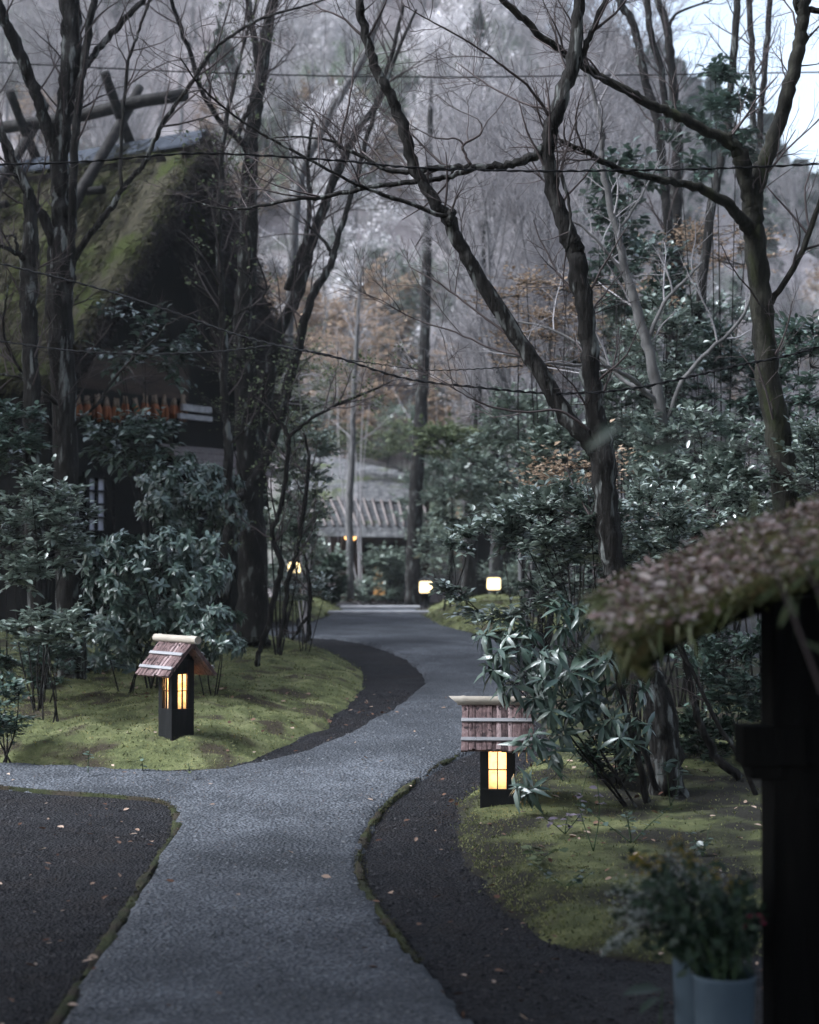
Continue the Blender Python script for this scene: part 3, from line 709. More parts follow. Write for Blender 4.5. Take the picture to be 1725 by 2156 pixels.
# ================================================================ THATCHED HOUSE
bdir = np.array([.53, .848, 0]); rdir = np.array([-.848, .53, 0]); ndir = -rdir; up3 = np.array([0, 0, 1.])
MID = np.array([-3.03, 23.0, 0]); HW = 2.52; EZ, AZ = 3.72, 7.2
house = thing('thatched_house', 'steep mossy thatched house with dark gable and log-crowned ridge, behind the left trees', 'house', (MID[0], MID[1], .6))
def hp(u, r, z): return MID + bdir * u + rdir * r + up3 * z        # u across the gable, r back along the ridge, z up
def roofprof(n=16, off=0):
    t = np.linspace(0, 1, n); u = t * HW; z = AZ + (EZ - AZ) * t ** .93
    return u, z
for s in (-1, 1):
    m = MB(); nr, ns = 70, 34; u = np.linspace(0, 1, ns); g = []
    th = .42
    rr_ = np.linspace(0, 11, nr)
    A, B = np.meshgrid(rr_, u, indexing='ij')
    bul = .10 * (vnoise(A * 1.0, B * 4, 1.3, s) - .5) + .06 * (vnoise(A, B * 4, 4, 3) - .5) + .03 * (rng.random(A.shape) - .5)
    uu = s * (B * (HW + .1) + .03); zz = AZ + (EZ - AZ) * B ** .95 - .05 * np.sin(B * math.pi)
    fr = -.30 * (1 - B) - .12 + .0 * A; rpos = A + fr * (A < .2)
    sn = np.array([.81 * s, 0, .58])
    outer = MID + bdir * (uu + sn[0] * (bul + .0))[..., None] + rdir * rpos[..., None] + up3 * (zz + .58 * bul)[..., None]
    m.grid(outer if s < 0 else outer[:, ::-1]); so = m.build('roof', M['thatchmoss'], house)
    # cut edge of the thatch at the gable and the eave
    e = MB(); prof = []
    inner_u, inner_z = uu[0] - s * th * .81, zz[0] - th * .58
    K = 6
    Gd = []
    for k in range(K + 1):
        f = k / K; bulge = .05 * math.sin(f * math.pi)
        Gd.append(MID + bdir * ((uu[0] + sn[0] * bul[0]) * (1 - f) + inner_u * f)[:, None] + rdir * (rpos[0] - bulge + .25 * f + .02 * rng.normal(size=ns))[:, None] + up3 * ((zz[0] + .58 * bul[0]) * (1 - f) + inner_z * f + .015 * rng.normal(size=ns))[:, None])
    Gd = np.array(Gd); e.grid(Gd if s > 0 else Gd[:, ::-1])
    Ge = []
    for k in range(4):
        f = k / 3
        Ge.append(outer[:, -1] * (1 - f) + (outer[:, -1] - bdir * s * th * .95 - up3 * (.12)) * f)
    Ge = np.array(Ge); e.grid(Ge)
    und = np.stack([MID + bdir * inner_u[None, :, None][0] + rdir * (np.full(ns, r_))[:, None] + up3 * inner_z[:, None] for r_ in np.linspace(.12, 11, 4)])
    e.grid(und if s > 0 else und[:, ::-1])
    e.build('thatch_edge', M['thatch'], so)
    # loose straw and moss on the slope and along the cut edge
    N = 52000 if s < 0 else 8000
    ii = rng.integers(0, nr, N); jj = rng.integers(0, ns, N)
    ii = (ii * rng.random(N) ** .3).astype(int)
    p = outer[ii, jj] + rng.normal(size=(N, 3)) * .05
    dn = bdir * s * .58 - up3 * .81
    mb = MB(); mb.leaves(p - .02 * (bdir * s * .81 + up3 * .58), dn + rng.normal(size=(N, 3)) * .35 + .25 * (bdir * s * .81 + up3 * .58), rng.normal(size=(N, 3)) + up3, rng.uniform(.07, .24, N), .035, .05, .1, lo=True)
    stuff(mb.build('straw_tufts', M['straw'], so))
    N = 5000; k_ = rng.integers(0, K + 1, N); j_ = rng.integers(0, ns, N); p = Gd[k_, j_] + rng.normal(size=(N, 3)) * .05
    mb = MB(); mb.leaves(p, ndir * .8 + dn * .7 + rng.normal(size=(N, 3)) * .3, rng.normal(size=(N, 3)), rng.uniform(.05, .13, N), .12, .05, .1, lo=True)
    stuff(mb.build('straw_edge', M['thatch'], so))
# ridge: flashing, log, crossed logs
m = MB()
for s in (-1, 1):
    a = [hp(s * .17, -.35, AZ - .1), hp(s * .17, 11, AZ - .1), hp(s * .02, 11, AZ + .1), hp(s * .02, -.35, AZ + .1)]
    b_ = [v - up3 * .03 for v in a]; m.add(a + b_, [[0, 1, 2, 3], [7, 6, 5, 4], [0, 4, 5, 1], [3, 2, 6, 7], [0, 3, 7, 4]])
m.build('ridge_flashing', M['flash'], house, smooth=False)
m = MB(); P = np.array([hp(.0, r_, AZ + .62 + .03 * math.sin(r_ * 2.1)) for r_ in np.linspace(.02, 11, 16)]); m.tube(P, np.linspace(.085, .11, 16), 12, lump=.06); m.build('ridge_log', M['log'], house)
for r_ in (1.15, 2.95, 4.8, 6.8):
    for s in (-1, 1):
        m = MB(); P = catmull([hp(s * .42, r_ + .05 * s, AZ + 1.0), hp(0, r_, AZ + .42), hp(-s * .55, r_ - .04 * s, AZ - .3), hp(-s * 1.05, r_, AZ - 1.05)], 5)
        m.tube(P, np.linspace(.065, .085, len(P)), 9, lump=.1); m.build('crossed_log', M['log'], house)
    m = MB(); m.tube([hp(-.75, r_ - .35, AZ - .72), hp(-.75, r_ + .4, AZ - .7)], .06, 7, lump=.1); m.build('tie_pole', M['log'], house)
# gable wall and lower storey
def wallquad(name, pts, m_, th=.06, parent=house):
    mb = MB(); a = [np.asarray(p) for p in pts]; b_ = [p + rdir * th for p in a]; n = len(a)
    mb.add(a + b_, [[i, (i + 1) % n, (i + 1) % n + n, i + n] for i in range(n)] + ([[0, 1, 2, 3], [7, 6, 5, 4]] if n == 4 else []), [[0, 1, 2], [5, 4, 3]] if n == 3 else None)
    return mb.build(name, m_, parent, smooth=False)
GZ = .5
wallquad('gable_wall', [hp(-2.1, .62, EZ - .05), hp(2.1, .62, EZ - .05), hp(0, .62, AZ - .55)], M['blackwood'])
wallquad('wall', [hp(-2.25, .4, GZ), hp(2.25, .4, GZ), hp(2.25, .4, EZ), hp(-2.25, .4, EZ)], M['blackwood'])
mb = MB(); a = [hp(-2.25, .46, GZ), hp(-2.25, 11, GZ), hp(-2.25, 11, EZ), hp(-2.25, .46, EZ)]; mb.add(a, [[3, 2, 1, 0]]); mb.build('side_wall', M['blackwood'], house)
mb = MB()
for u_ in (-2.2, -1.15, .3, 1.5, 2.2): mb.box(hp(u_, .36, (GZ + EZ) / 2), [.14, .12, EZ - GZ], [bdir, rdir, up3])
for z_ in (1.45, 2.65, 3.62): mb.box(hp(0, .33, z_), [4.5, .1, .16], [bdir, rdir, up3])
mb.build('beam', M['blackwood'], house, smooth=False)
def onwall(x, y, r=.4):
    d = ray(x, y); o = np.array([0, 0, EYE]); q = hp(0, r, 0); t = ((q - o) @ rdir) / (d @ rdir); p = o + d * t
    return (p - MID) @ bdir, p[2], p
ua, za, _ = onwall(165, 800); ub, zb, _ = onwall(390, 850)
wallquad('board_panel', [hp(ua - .1, .34, EZ - .02), hp(ub, .34, EZ - .02), hp(ub, .34, EZ + .55), hp(ua + .35, .34, EZ + .55)], M['brownwood'], .03)
# pent roof of boards beside the window, white board end
u0, z0, _ = onwall(372, 962); u1, z1, _ = onwall(475, 1000)
mb = MB()
for k in range(4):
    f = k / 4
    c = hp((u0 + u1) / 2, .25 - .16 * k, z0 + .1 - .1 * k); mb.box(c, [u1 - u0 + .9, .2, .025], [bdir, unit(rdir * 1 + up3 * .55), unit(up3 - rdir * .55)])
mb.build('pent_roof', M['oldboard'], house, smooth=False)
u0, z0, p0 = onwall(384, 857, .1); mb = MB(); mb.box(hp(u0 + .3, .1, z0), [.62, .05, .09], [bdir, rdir, up3]); mb.box(hp(u0 + .3, .12, z0 - .12), [.7, .05, .07], [bdir, rdir, up3]); mb.build('balcony_rail', M['batten'], house, smooth=False)
# paper window
u0, z1, _ = onwall(181, 1005, .3); u1, z0, _ = onwall(240, 1118, .3)
fr = MB(); fr.box(hp((u0 + u1) / 2, .28, z1 + .03), [u1 - u0 + .16, .06, .07], [bdir, rdir, up3]); fr.box(hp((u0 + u1) / 2, .28, z0 - .03), [u1 - u0 + .16, .06, .07], [bdir, rdir, up3])
for k in range(4): fr.box(hp(u0 + (u1 - u0) * k / 3, .28, (z0 + z1) / 2), [.028 if 0 < k < 3 else .06, .045, z1 - z0], [bdir, rdir, up3])
for k in range(1, 4): fr.box(hp((u0 + u1) / 2, .275, z0 + (z1 - z0) * k / 4), [u1 - u0, .03, .026], [bdir, rdir, up3])
wo = fr.build('window', M['blackwood'], house, smooth=False)
mb = MB(); mb.box(hp((u0 + u1) / 2, .315, (z0 + z1) / 2), [u1 - u0, .015, z1 - z0], [bdir, rdir, up3]); mb.build('pane', M['shoji'], wo, smooth=False)
# dried corn hanging under the gable
HUNG = []
for k, xx in enumerate(np.linspace(164, 386, 12)):
    u_, zt, p_ = onwall(xx, 836 + rng.uniform(-4, 4), .2); _, zbm, _ = onwall(xx, 884 + rng.uniform(-6, 6), .2); l_ = zt - zbm
    root = thing('dried_corn', 'bunch of dried orange corn hanging under the thatched house gable', 'corn', p_, 'dried corn bunches under the gable')
    mb = MB(); hk = MB()
    for q in range(6):
        a = rng.uniform(0, 6.28); o = bdir * .045 * math.cos(a) + rdir * .04 * math.sin(a)
        P = np.array([p_ + o * .4 - up3 * l_ * .3, p_ + o * .8 - up3 * l_ * .5, p_ + o - up3 * l_ * .75, p_ + o * 1.1 - up3 * l_ * rng.uniform(.95, 1.1)]); mb.tube(P, [.022, .03, .028, .01], 7)
        hk.tube(np.array([p_ + rng.normal(size=3) * .015, p_ + o * .5 - up3 * l_ * .35]), [.012, .03], 5)
    mb.build('cob', M['corn'], root); hk.build('husk', M['husk'], root)

# ================================================================ FAR HOUSE
fh = thing('far_cottage', 'low grey-roofed cottage at the end of the path with a lit orange doorway', 'cottage', (at(790, 1250, 37)[0], 37, .6))
def fp(x, y, Y): return at(x, y, Y)
def slab(name, a, b, c, d, th, m_, parent):
    """board-like roof slope a,b (eave) c,d (ridge)"""
    n = 14; s_ = np.linspace(0, 1, n); L_ = np.array([a * (1 - t) + d * t for t in s_]); R_ = np.array([b * (1 - t) + c * t for t in s_])
    step = .085; mb = MB()
    for k in range(n - 1):
        o = up3 * step
        mb.add([L_[k] + o, R_[k] + o, R_[k + 1], L_[k + 1], L_[k] - up3 * th, R_[k] - up3 * th, R_[k + 1] - up3 * th, L_[k + 1] - up3 * th], [[0, 1, 2, 3], [4, 7, 6, 5], [0, 4, 5, 1], [0, 3, 7, 4], [1, 5, 6, 2]])
    mb.add([L_[-1], R_[-1], R_[-1] - up3 * th, L_[-1] - up3 * th], [[0, 3, 2, 1]])
    return mb.build(name, m_, parent, smooth=False)
slab('roof', fp(600, 1040, 37), fp(880, 1045, 35.5), fp(862, 1000, 40), fp(640, 950, 41), .12, M['shingle'], fh)
slab('lower_roof', fp(670, 1118, 34), fp(900, 1122, 33.5), fp(890, 1062, 36), fp(640, 1060, 36.5), .1, M['shingle'], fh)
mb = MB()
for k in range(15):                                                 # slender poles laid down the lower roof
    f = k / 14; a_ = fp(670 + 230 * f, 1117, 34 - .5 * f) + up3 * .1; c_ = fp(640 + 250 * f, 1062, 36.5 - .5 * f) + up3 * .16
    mb.tube([a_, (a_ + c_) / 2 + rng.normal(size=3) * .012, c_], .028, 5)
mb.build('roof_pole', M['oldboard'], fh)
mb = MB(); mb.box(fp(760, 1170, 37.3), [3.0, .12, 2.6]); mb.build('wall', M['brownwood'], fh, smooth=False)
mb = MB(); mb.tube([fp(735, 962, 40.6), fp(865, 1003, 39.7)], .12, 7); mb.build('ridge_pole', M['log'], fh)
mb = MB(); mb.box(fp(800, 1214, 37.1), [.26, .06, .8]); mb.build('doorway', M['litwall'], fh, smooth=False)
mb = MB(); mb.box(fp(775, 1205, 37.1), [.16, .06, 1.3]); mb.box(fp(825, 1205, 37.1), [.14, .06, 1.3]); mb.build('door_post', M['blackwood'], fh, smooth=False)
for lb, x in (('small orange lamp glowing under the far cottage eave, left of its pair', 731), ('larger orange lamp glowing under the far cottage eave, right of its pair', 745)):
    c = fp(x, 1130, 35.2); t_ = thing('eave_lamp', lb, 'lamp', c, 'orange lamps under the far eave')
    mb = MB(); mb.blob(c, [.055, .055, .075], 10, 8, 0); mb.build('lamp_shade', M['lampora'], t_)
    mb = MB(); mb.tube([c + up3 * .07, c + up3 * .26], .006, 5); mb.build('cord', M['cable'], t_)
fh2 = thing('dark_shed', 'dark timber shed half hidden behind the shrubs right of the far path', 'shed', (at(1090, 1200, 33)[0], 33, .6))
mb = MB(); mb.box(at(1120, 1180, 33.5), [2.2, 1.6, 2.0]); mb.build('wall', M['blackwood'], fh2, smooth=False)
slab('roof', at(1005, 1090, 32), at(1230, 1090, 32), at(1230, 1035, 34.5), at(1005, 1040, 34.5), .1, M['shingle'], fh2)
mb = MB()
for k in range(5): mb.box(at(1048 + k * 14, 1105, 32.6), [.05, .05, .55])
mb.build('lattice', M['flash'], fh2, smooth=False)

# ================================================================ TREES TRACED FROM THE PLACE
BK, BD, BP, BM = M['bark'], M['barkdark'], M['barkpale'], M['barkmoss']
# forked tree right of the path
ya = 10.25
hero('forked grey tree right of the path, splitting in a wide V above the rhododendron', [
    ([(1416, 1712, 92), (1405, 1640, 74), (1400, 1560, 68), (1388, 1490, 66), (1362, 1420, 62), (1335, 1340, 56), (1305, 1240, 52), (1286, 1150, 50), (1277, 1060, 52), (1268, 960, 54), (1254, 880, 44), (1245, 800, 41), (1240, 720, 39), (1226, 620, 41), (1212, 540, 38), (1203, 505, 42), (1182, 455, 33), (1162, 385, 32), (1156, 310, 33), (1167, 250, 34), (1194, 175, 33), (1211, 90, 28), (1218, 0, 25), (1222, -90, 22)], ya),
    ([(1268, 965, 42), (1240, 930, 40), (1182, 860, 36), (1130, 772, 35), (1075, 690, 33), (1012, 590, 31), (966, 512, 29), (941, 457, 30), (906, 410, 25), (871, 350, 24), (851, 280, 24), (829, 212, 23), (795, 150, 22), (775, 90, 20), (760, 30, 19), (751, -30, 17), (745, -110, 14)], ya),
    ([(1220, 140, 14), (1235, 95, 13), (1252, 55, 12), (1272, 5, 11), (1292, -70, 9)], ya),
    ([(1148, 314, 22), (1110, 334, 20), (1069, 347, 17), (1028, 350, 15), (989, 350, 14), (925, 355, 13), (867, 361, 12), (813, 358, 10), (768, 331, 9), (717, 309, 8), (700, 296, 6), (621, 288, 4), (560, 292, 2)], ya, ya + .2),
    ([(992, 356, 12), (941, 373, 11), (893, 380, 11), (781, 394, 10), (679, 415, 9), (621, 419, 8), (560, 432, 7), (500, 441, 5), (440, 434, 4), (390, 412, 2)], ya, ya + .4),
    ([(944, 462, 12), (935, 456, 10), (826, 416, 9), (749, 387, 7), (679, 350, 6), (600, 308, 6), (520, 262, 5), (460, 216, 5), (416, 174, 4), (380, 122, 3)], ya, ya - .5),
    ([(941, 470, 20), (951, 452, 19), (951, 445, 15)], ya - .05),
    ([(990, 347, 7), (978, 322, 6), (976, 305, 6), (1010, 284, 5), (1014, 265, 4), (1006, 250, 2)], ya),
    ([(977, 304, 5), (960, 292, 4), (915, 290, 3), (862, 262, 2)], ya),
    ([(714, 306, 7), (722, 270, 6), (733, 230, 5), (742, 170, 4), (744, 130, 2)], ya),
    ([(1240, 905, 8), (1180, 866, 6), (1110, 868, 5), (1040, 858, 5), (985, 835, 3), (930, 800, 2)], ya - .3, ya - .5),
    ([(1085, 715, 8), (1010, 660, 5), (930, 600, 4), (860, 560, 2)], ya, ya + .3),
    ([(1110, 750, 8), (1040, 735, 5), (960, 700, 4), (870, 670, 3), (800, 630, 2)], ya, ya + .3),
    ([(1180, 360, 9), (1196, 420, 7), (1202, 470, 6), (1193, 530, 6)], ya - .13),
    ([(1165, 260, 8), (1120, 190, 6), (1060, 140, 5), (990, 90, 4), (900, 40, 3), (850, 10, 2)], ya, ya - .4),
    ([(1170, 230, 7), (1110, 220, 5), (1030, 180, 4), (960, 130, 2)], ya, ya + .4),
], BK, (110, 520, 1500), (.3, .8))
# mossy tree at the right with long limbs reaching left
yb = 11.6
hero('dark mossy tree at the right edge', [
    ([(1690, 1420, 70), (1672, 1200, 60), (1655, 1040, 57), (1640, 920, 54), (1619, 804, 50), (1612, 732, 48), (1603, 640, 47), (1594, 540, 45), (1586, 470, 46), (1586, 430, 44), (1598, 370, 34), (1618, 320, 33), (1645, 240, 31), (1668, 160, 30), (1684, 90, 28), (1690, 40, 27), (1700, -30, 24)], yb),
    ([(1584, 445, 34), (1574, 400, 32), (1566, 346, 36), (1552, 313, 30), (1518, 288, 24), (1464, 263, 23), (1410, 234, 21), (1363, 216, 20), (1320, 191, 19), (1266, 162, 17), (1226, 137, 16), (1190, 112, 15), (1140, 76, 15), (1104, 42, 15), (1060, 0, 13), (1010, -50, 11)], yb, yb - .6),
    ([(1584, 500, 32), (1568, 470, 28), (1552, 452, 25), (1529, 428, 23), (1482, 400, 20), (1428, 383, 17), (1385, 378, 16), (1320, 360, 14), (1266, 338, 13), (1230, 317, 11), (1183, 296, 9)], yb, yb - .7),
    ([(1686, 60, 16), (1704, 22, 14), (1740, 30, 12)], yb),
    ([(1606, 660, 14), (1633, 624, 14), (1680, 545, 13), (1725, 432, 11), (1760, 330, 9)], yb),
    ([(1540, 310, 14), (1536, 292, 17), (1538, 278, 10)], yb - .15),
    ([(1690, 40, 16), (1676, 5, 14), (1672, -40, 12)], yb),
], BM, (50, 200, 500), (.4, .9))
# slender grey sapling between them
yc = 13.6
hero('slender smooth pale sapling standing between the forked tree and the mossy right tree', [
    ([(1410, 1100, 30), (1400, 980, 27), (1388, 850, 25), (1374, 768, 23), (1356, 696, 22), (1334, 624, 20), (1320, 576, 18), (1302, 497, 16), (1277, 396, 14), (1266, 324, 12), (1270, 281, 11), (1255, 216, 8), (1237, 144, 7), (1222, 60, 5)], yc),
    ([(1385, 850, 12), (1320, 790, 10), (1266, 770, 8), (1176, 766, 6), (1060, 745, 4)], yc, yc - .6),
    ([(1370, 830, 12), (1313, 800, 9), (1240, 735, 7), (1150, 690, 5), (1040, 668, 3)], yc, yc + .5),
    ([(1362, 720, 9), (1399, 638, 8), (1439, 595, 7), (1478, 552, 5)], yc),
    ([(1326, 600, 8), (1290, 545, 6), (1230, 480, 5), (1180, 460, 3)], yc),
    ([(1300, 490, 7), (1340, 430, 5), (1390, 340, 3)], yc),
    ([(1396, 900, 11), (1440, 800, 10), (1493, 740, 9), (1568, 660, 7), (1590, 560, 5)], yc),
], BP, (40, 150, 330), (.35, .9), twigmat=M['twigfar'])
yd = 18.5
hero('blurred mottled stem against the bright sky, leftmost of the sky group', [([(1412, 900, 24), (1410, 640, 22), (1406, 454, 20), (1399, 396, 19), (1392, 324, 19), (1385, 252, 19), (1363, 187, 19), (1349, 126, 18), (1334, 54, 17), (1306, 0, 16), (1285, -60, 14)], yd), ([(1410, 300, 12), (1392, 144, 14), (1370, 72, 14), (1363, 0, 14), (1360, -60, 13)], yd)], BD, (14, 60, 130), (.5, 1.2))
hero('darker blurred stem just right of the leftmost stem of the sky group', [([(1430, 940, 30), (1428, 700, 28), (1424, 425, 25), (1428, 324, 23), (1421, 234, 21), (1414, 144, 19), (1406, 65, 17), (1385, 0, 15), (1370, -50, 13)], yd + .5), ([(1406, 60, 8), (1430, 25, 6), (1500, 0, 4)], yd + .5)], BD, (14, 60, 130), (.5, 1.2))
hero('thin upright stem rising through big camellia leaves, left of two paler ones', [([(1470, 700, 22), (1500, 428, 19), (1525, 324, 17), (1536, 234, 16), (1543, 126, 16), (1554, 0, 15), (1558, -50, 14)], 16.5)], BK, (10, 40, 90), (.4, 1))
hero('middle pale upright stem rising out of the camellia leaves against the sky', [([(1600, 640, 18), (1598, 420, 15), (1590, 300, 14), (1586, 180, 14), (1583, 108, 13), (1579, 0, 13), (1577, -50, 12)], 17)], BK, (10, 40, 90), (.4, 1))
hero('pale upright stem against the sky closest to the mossy right tree', [([(1590, 660, 16), (1596, 420, 14), (1600, 260, 13), (1608, 180, 12), (1612, 126, 12), (1622, 0, 12), (1626, -50, 11)], 17.5)], BK, (12, 50, 100), (.4, 1))
# left trees
yf = 14.4
hero('stout fissured twin-stemmed tree in front of the mossy thatched roof, a thin branch sweeping right', [
    ([(150, 1480, 84), (148, 1400, 66), (146, 1250, 58), (143, 1120, 54), (140, 1034, 53), (136, 900, 52), (132, 800, 52), (128, 700, 54), (126, 600, 58), (128, 540, 58), (128, 480, 44), (126, 420, 38), (126, 340, 40), (132, 270, 36), (142, 200, 38), (150, 130, 46), (150, 70, 44), (146, 0, 44), (140, -70, 40)], yf),
    ([(146, 600, 20), (152, 480, 20), (154, 380, 18), (160, 280, 18), (172, 172, 17), (183, 90, 17), (196, 0, 15), (206, -60, 13)], yf - .06),
    ([(124, 540, 26), (110, 500, 24), (80, 440, 22), (48, 385, 20), (24, 345, 17), (0, 288, 15), (-40, 230, 13)], yf, yf - .4),
    ([(122, 330, 28), (100, 275, 27), (84, 220, 26), (66, 175, 26), (40, 108, 26), (14, 55, 24), (-5, 0, 22), (-20, -50, 20)], yf, yf - .4),
    ([(168, 155, 16), (186, 130, 14), (220, 88, 14), (256, 48, 13), (298, 0, 12), (330, -50, 11)], yf),
    ([(144, 580, 16), (166, 528, 15), (205, 474, 14), (242, 424, 13), (258, 398, 12), (304, 340, 11), (326, 296, 10), (344, 256, 10), (372, 216, 9), (400, 176, 9), (440, 116, 8), (480, 80, 7), (540, 44, 6), (600, 24, 5), (680, 0, 4), (740, -30, 3)], yf, yf - .7),
    ([(256, 402, 8), (254, 340, 8), (256, 270, 8), (268, 140, 7), (284, 90, 6), (300, 40, 6), (316, 0, 5), (330, -50, 4)], yf - .3),
    ([(142, 915, 9), (170, 880, 7), (202, 854, 7), (234, 807, 6), (274, 760, 5), (324, 717, 4), (352, 682, 3)], yf, yf - .5),
    ([(130, 862, 9), (112, 845, 8), (61, 803, 7), (22, 742, 6), (7, 699, 5), (11, 645, 4), (18, 600, 3)], yf, yf - .8),
    ([(75, 810, 7), (40, 795, 6), (0, 787, 5), (-30, 780, 4)], yf - .4),
], BK, (100, 460, 1300), (.4, 1.0))
hero('narrower fissured trunk at the left edge, standing just left of the stout twin-stemmed tree', [
    ([(88, 1470, 50), (84, 1390, 44), (76, 1180, 42), (67, 1034, 42), (68, 920, 38), (68, 843, 37), (65, 735, 35), (61, 620, 36), (62, 560, 40), (64, 500, 32), (62, 440, 24), (50, 380, 18), (28, 330, 13), (0, 270, 9)], yf - .5),
    ([(56, 555, 12), (42, 538, 11), (20, 525, 9), (0, 518, 8), (-40, 510, 6)], yf - .5, yf - .9),
    ([(38, 535, 7), (34, 510, 6), (28, 496, 5), (0, 500, 4)], yf - .7),
], BK, (20, 80, 200), (.4, .9))
yh = 17.6
hero('thick dark trunk with two leaning stems between thatched house and path', [
    ([(532, 1362, 84), (531, 1330, 70), (532, 1200, 62), (530, 1100, 59), (528, 1000, 57), (522, 879, 54), (516, 750, 48), (516, 640, 44), (522, 540, 40), (525, 440, 37), (525, 380, 34), (528, 330, 32), (536, 240, 30), (551, 160, 27), (560, 80, 25), (576, 0, 22), (590, -60, 20)], yh),
    ([(540, 190, 17), (545, 150, 16), (536, 80, 15), (522, 0, 13), (512, -60, 12)], yh),
    ([(482, 1215, 30), (490, 1130, 30), (500, 1070, 29), (522, 1035, 28), (553, 980, 25), (572, 929, 24), (590, 872, 23), (606, 807, 22), (624, 753, 20), (638, 692, 19), (660, 616, 18), (684, 580, 17), (700, 540, 14), (720, 474, 12), (743, 400, 11), (765, 320, 10), (794, 224, 9), (819, 160, 8), (851, 80, 7), (877, 20, 5)], yh - .7, yh),
    ([(540, 985, 30), (550, 910, 28), (562, 843, 27), (572, 771, 27), (588, 699, 26), (606, 663, 26), (631, 609, 25), (647, 544, 23), (672, 464, 21), (691, 410, 20), (727, 330, 18), (755, 269, 16), (781, 237, 14), (800, 202, 11), (826, 110, 9), (850, 10, 7)], yh, yh + .5),
    ([(606, 610, 18), (625, 555, 16), (644, 500, 13), (652, 420, 10), (648, 330, 8), (660, 250, 6)], yh + .2),
    ([(700, 545, 9), (690, 520, 8), (665, 490, 6), (640, 462, 5)], yh),
    ([(528, 330, 16), (500, 290, 14), (470, 262, 12), (425, 190, 11), (400, 110, 10), (370, 30, 9), (350, -40, 8)], yh, yh - .6),
    ([(500, 296, 11), (520, 235, 10), (548, 185, 8), (560, 110, 6), (575, 40, 4)], yh - .3),
    ([(500, 560, 5), (560, 610, 5), (530, 520, 4), (470, 460, 3)], yh - .3),
], BD, (110, 480, 1300), (.5, 1.3))
hero('slender pale stem rising in front of the dark gable, left of the thick dark trunk', [
    ([(470, 1260, 26), (476, 1180, 24), (482, 1120, 25), (484, 1060, 25), (478, 1010, 24), (482, 951, 20), (475, 879, 18), (470, 807, 17), (472, 735, 17), (468, 663, 15), (462, 555, 14), (461, 483, 13), (464, 440, 12), (468, 340, 11), (474, 270, 10), (490, 190, 8), (515, 90, 6), (540, 0, 4)], 16.4),
    ([(476, 880, 6), (430, 840, 5), (400, 800, 4), (380, 760, 3)], 16.4, 16),
    ([(470, 700, 6), (500, 660, 5), (540, 640, 4), (570, 600, 3)], 16.4, 16),
    ([(482, 940, 7), (520, 900, 6), (560, 850, 4), (600, 835, 3)], 16.4, 16),
], BK, (34, 130, 300), (.4, .9), leafage=(M['leafyel'], 420, .045, .3))
yk = 15.4
hero('thin dark crooked sapling at the edge of the bright moss', [
    ([(541, 1400, 12), (548, 1370, 11), (563, 1320, 13), (583, 1236, 13), (593, 1185, 13), (572, 1124, 11), (590, 1074, 10), (605, 966, 10), (608, 924, 10), (596, 896, 8), (580, 880, 6), (560, 830, 4)], yk),
    ([(607, 922, 8), (632, 900, 8), (660, 879, 7), (714, 850, 7), (786, 821, 5), (830, 800, 3)], yk),
], BD, (26, 90, 220), (.3, .7), leafage=(M['leafyel'], 500, .035, .32))
hero('second thin dark stem beside the crooked sapling, straighter and further right', [([(587, 1372, 10), (599, 1300, 11), (605, 1227, 11), (621, 1179, 10), (637, 1093, 10), (646, 1020, 9), (650, 960, 7), (640, 910, 5)], yk + .8)], BD, (16, 60, 130), (.3, .7), leafage=(M['leafyel'], 240, .035, .32))
hero('short thin propped stem nearest the path behind the bright moss', [([(651, 1350, 9), (652, 1310, 9), (653, 1259, 9), (648, 1200, 7), (640, 1160, 4)], yk + 1.3), ([(652, 1294, 7), (632, 1320, 7), (615, 1347, 7)], yk + 1.3)], BD, (10, 36, 80), (.2, .5))
hero('pale leaning stem blurred far behind the path', [([(600, 900, 20), (618, 520, 20), (634, 368, 19), (679, 272, 18), (704, 224, 18), (733, 176, 17), (759, 134, 15), (790, 60, 13), (815, -20, 10)], 25)], BP, (30, 100, 200), (.8, 2), twigmat=M['twigfar'])
hero('tall dark rough trunk at the end of the path, right of the far cottage', [([(868, 1276, 34), (870, 1200, 32), (873, 1120, 31), (876, 1034, 30), (881, 950, 29), (888, 850, 27), (893, 750, 24), (898, 600, 21), (902, 450, 17), (905, 300, 13), (910, 150, 8)], 31.5)], BD, (40, 140, 300), (.8, 2.2), twigmat=M['twigfar'])
hero('thin grey trunk in front of the far cottage', [([(738, 1262, 16), (737, 1160, 15), (736, 1060, 15), (742, 960, 13), (745, 840, 11), (752, 700, 9), (760, 560, 6)], 31)], BP, (24, 80, 160), (.6, 1.6), twigmat=M['twigfar'])
hero('dark trunk blurred behind the low sprays right of the far path', [([(985, 1300, 30), (988, 1160, 27), (992, 1050, 26), (1000, 930, 23), (1006, 800, 20), (1012, 640, 16), (1020, 480, 11), (1022, 340, 6)], 27)], BD, (40, 140, 280), (.8, 2.2), twigmat=M['twigfar'])
hero('dark straight trunk blurred behind the rightmost far lamp', [([(1050, 1300, 26), (1046, 1120, 22), (1040, 960, 21), (1044, 800, 18), (1036, 640, 15), (1040, 500, 12), (1036, 360, 7)], 29)], BD, (40, 140, 280), (.8, 2.2), twigmat=M['twigfar'])

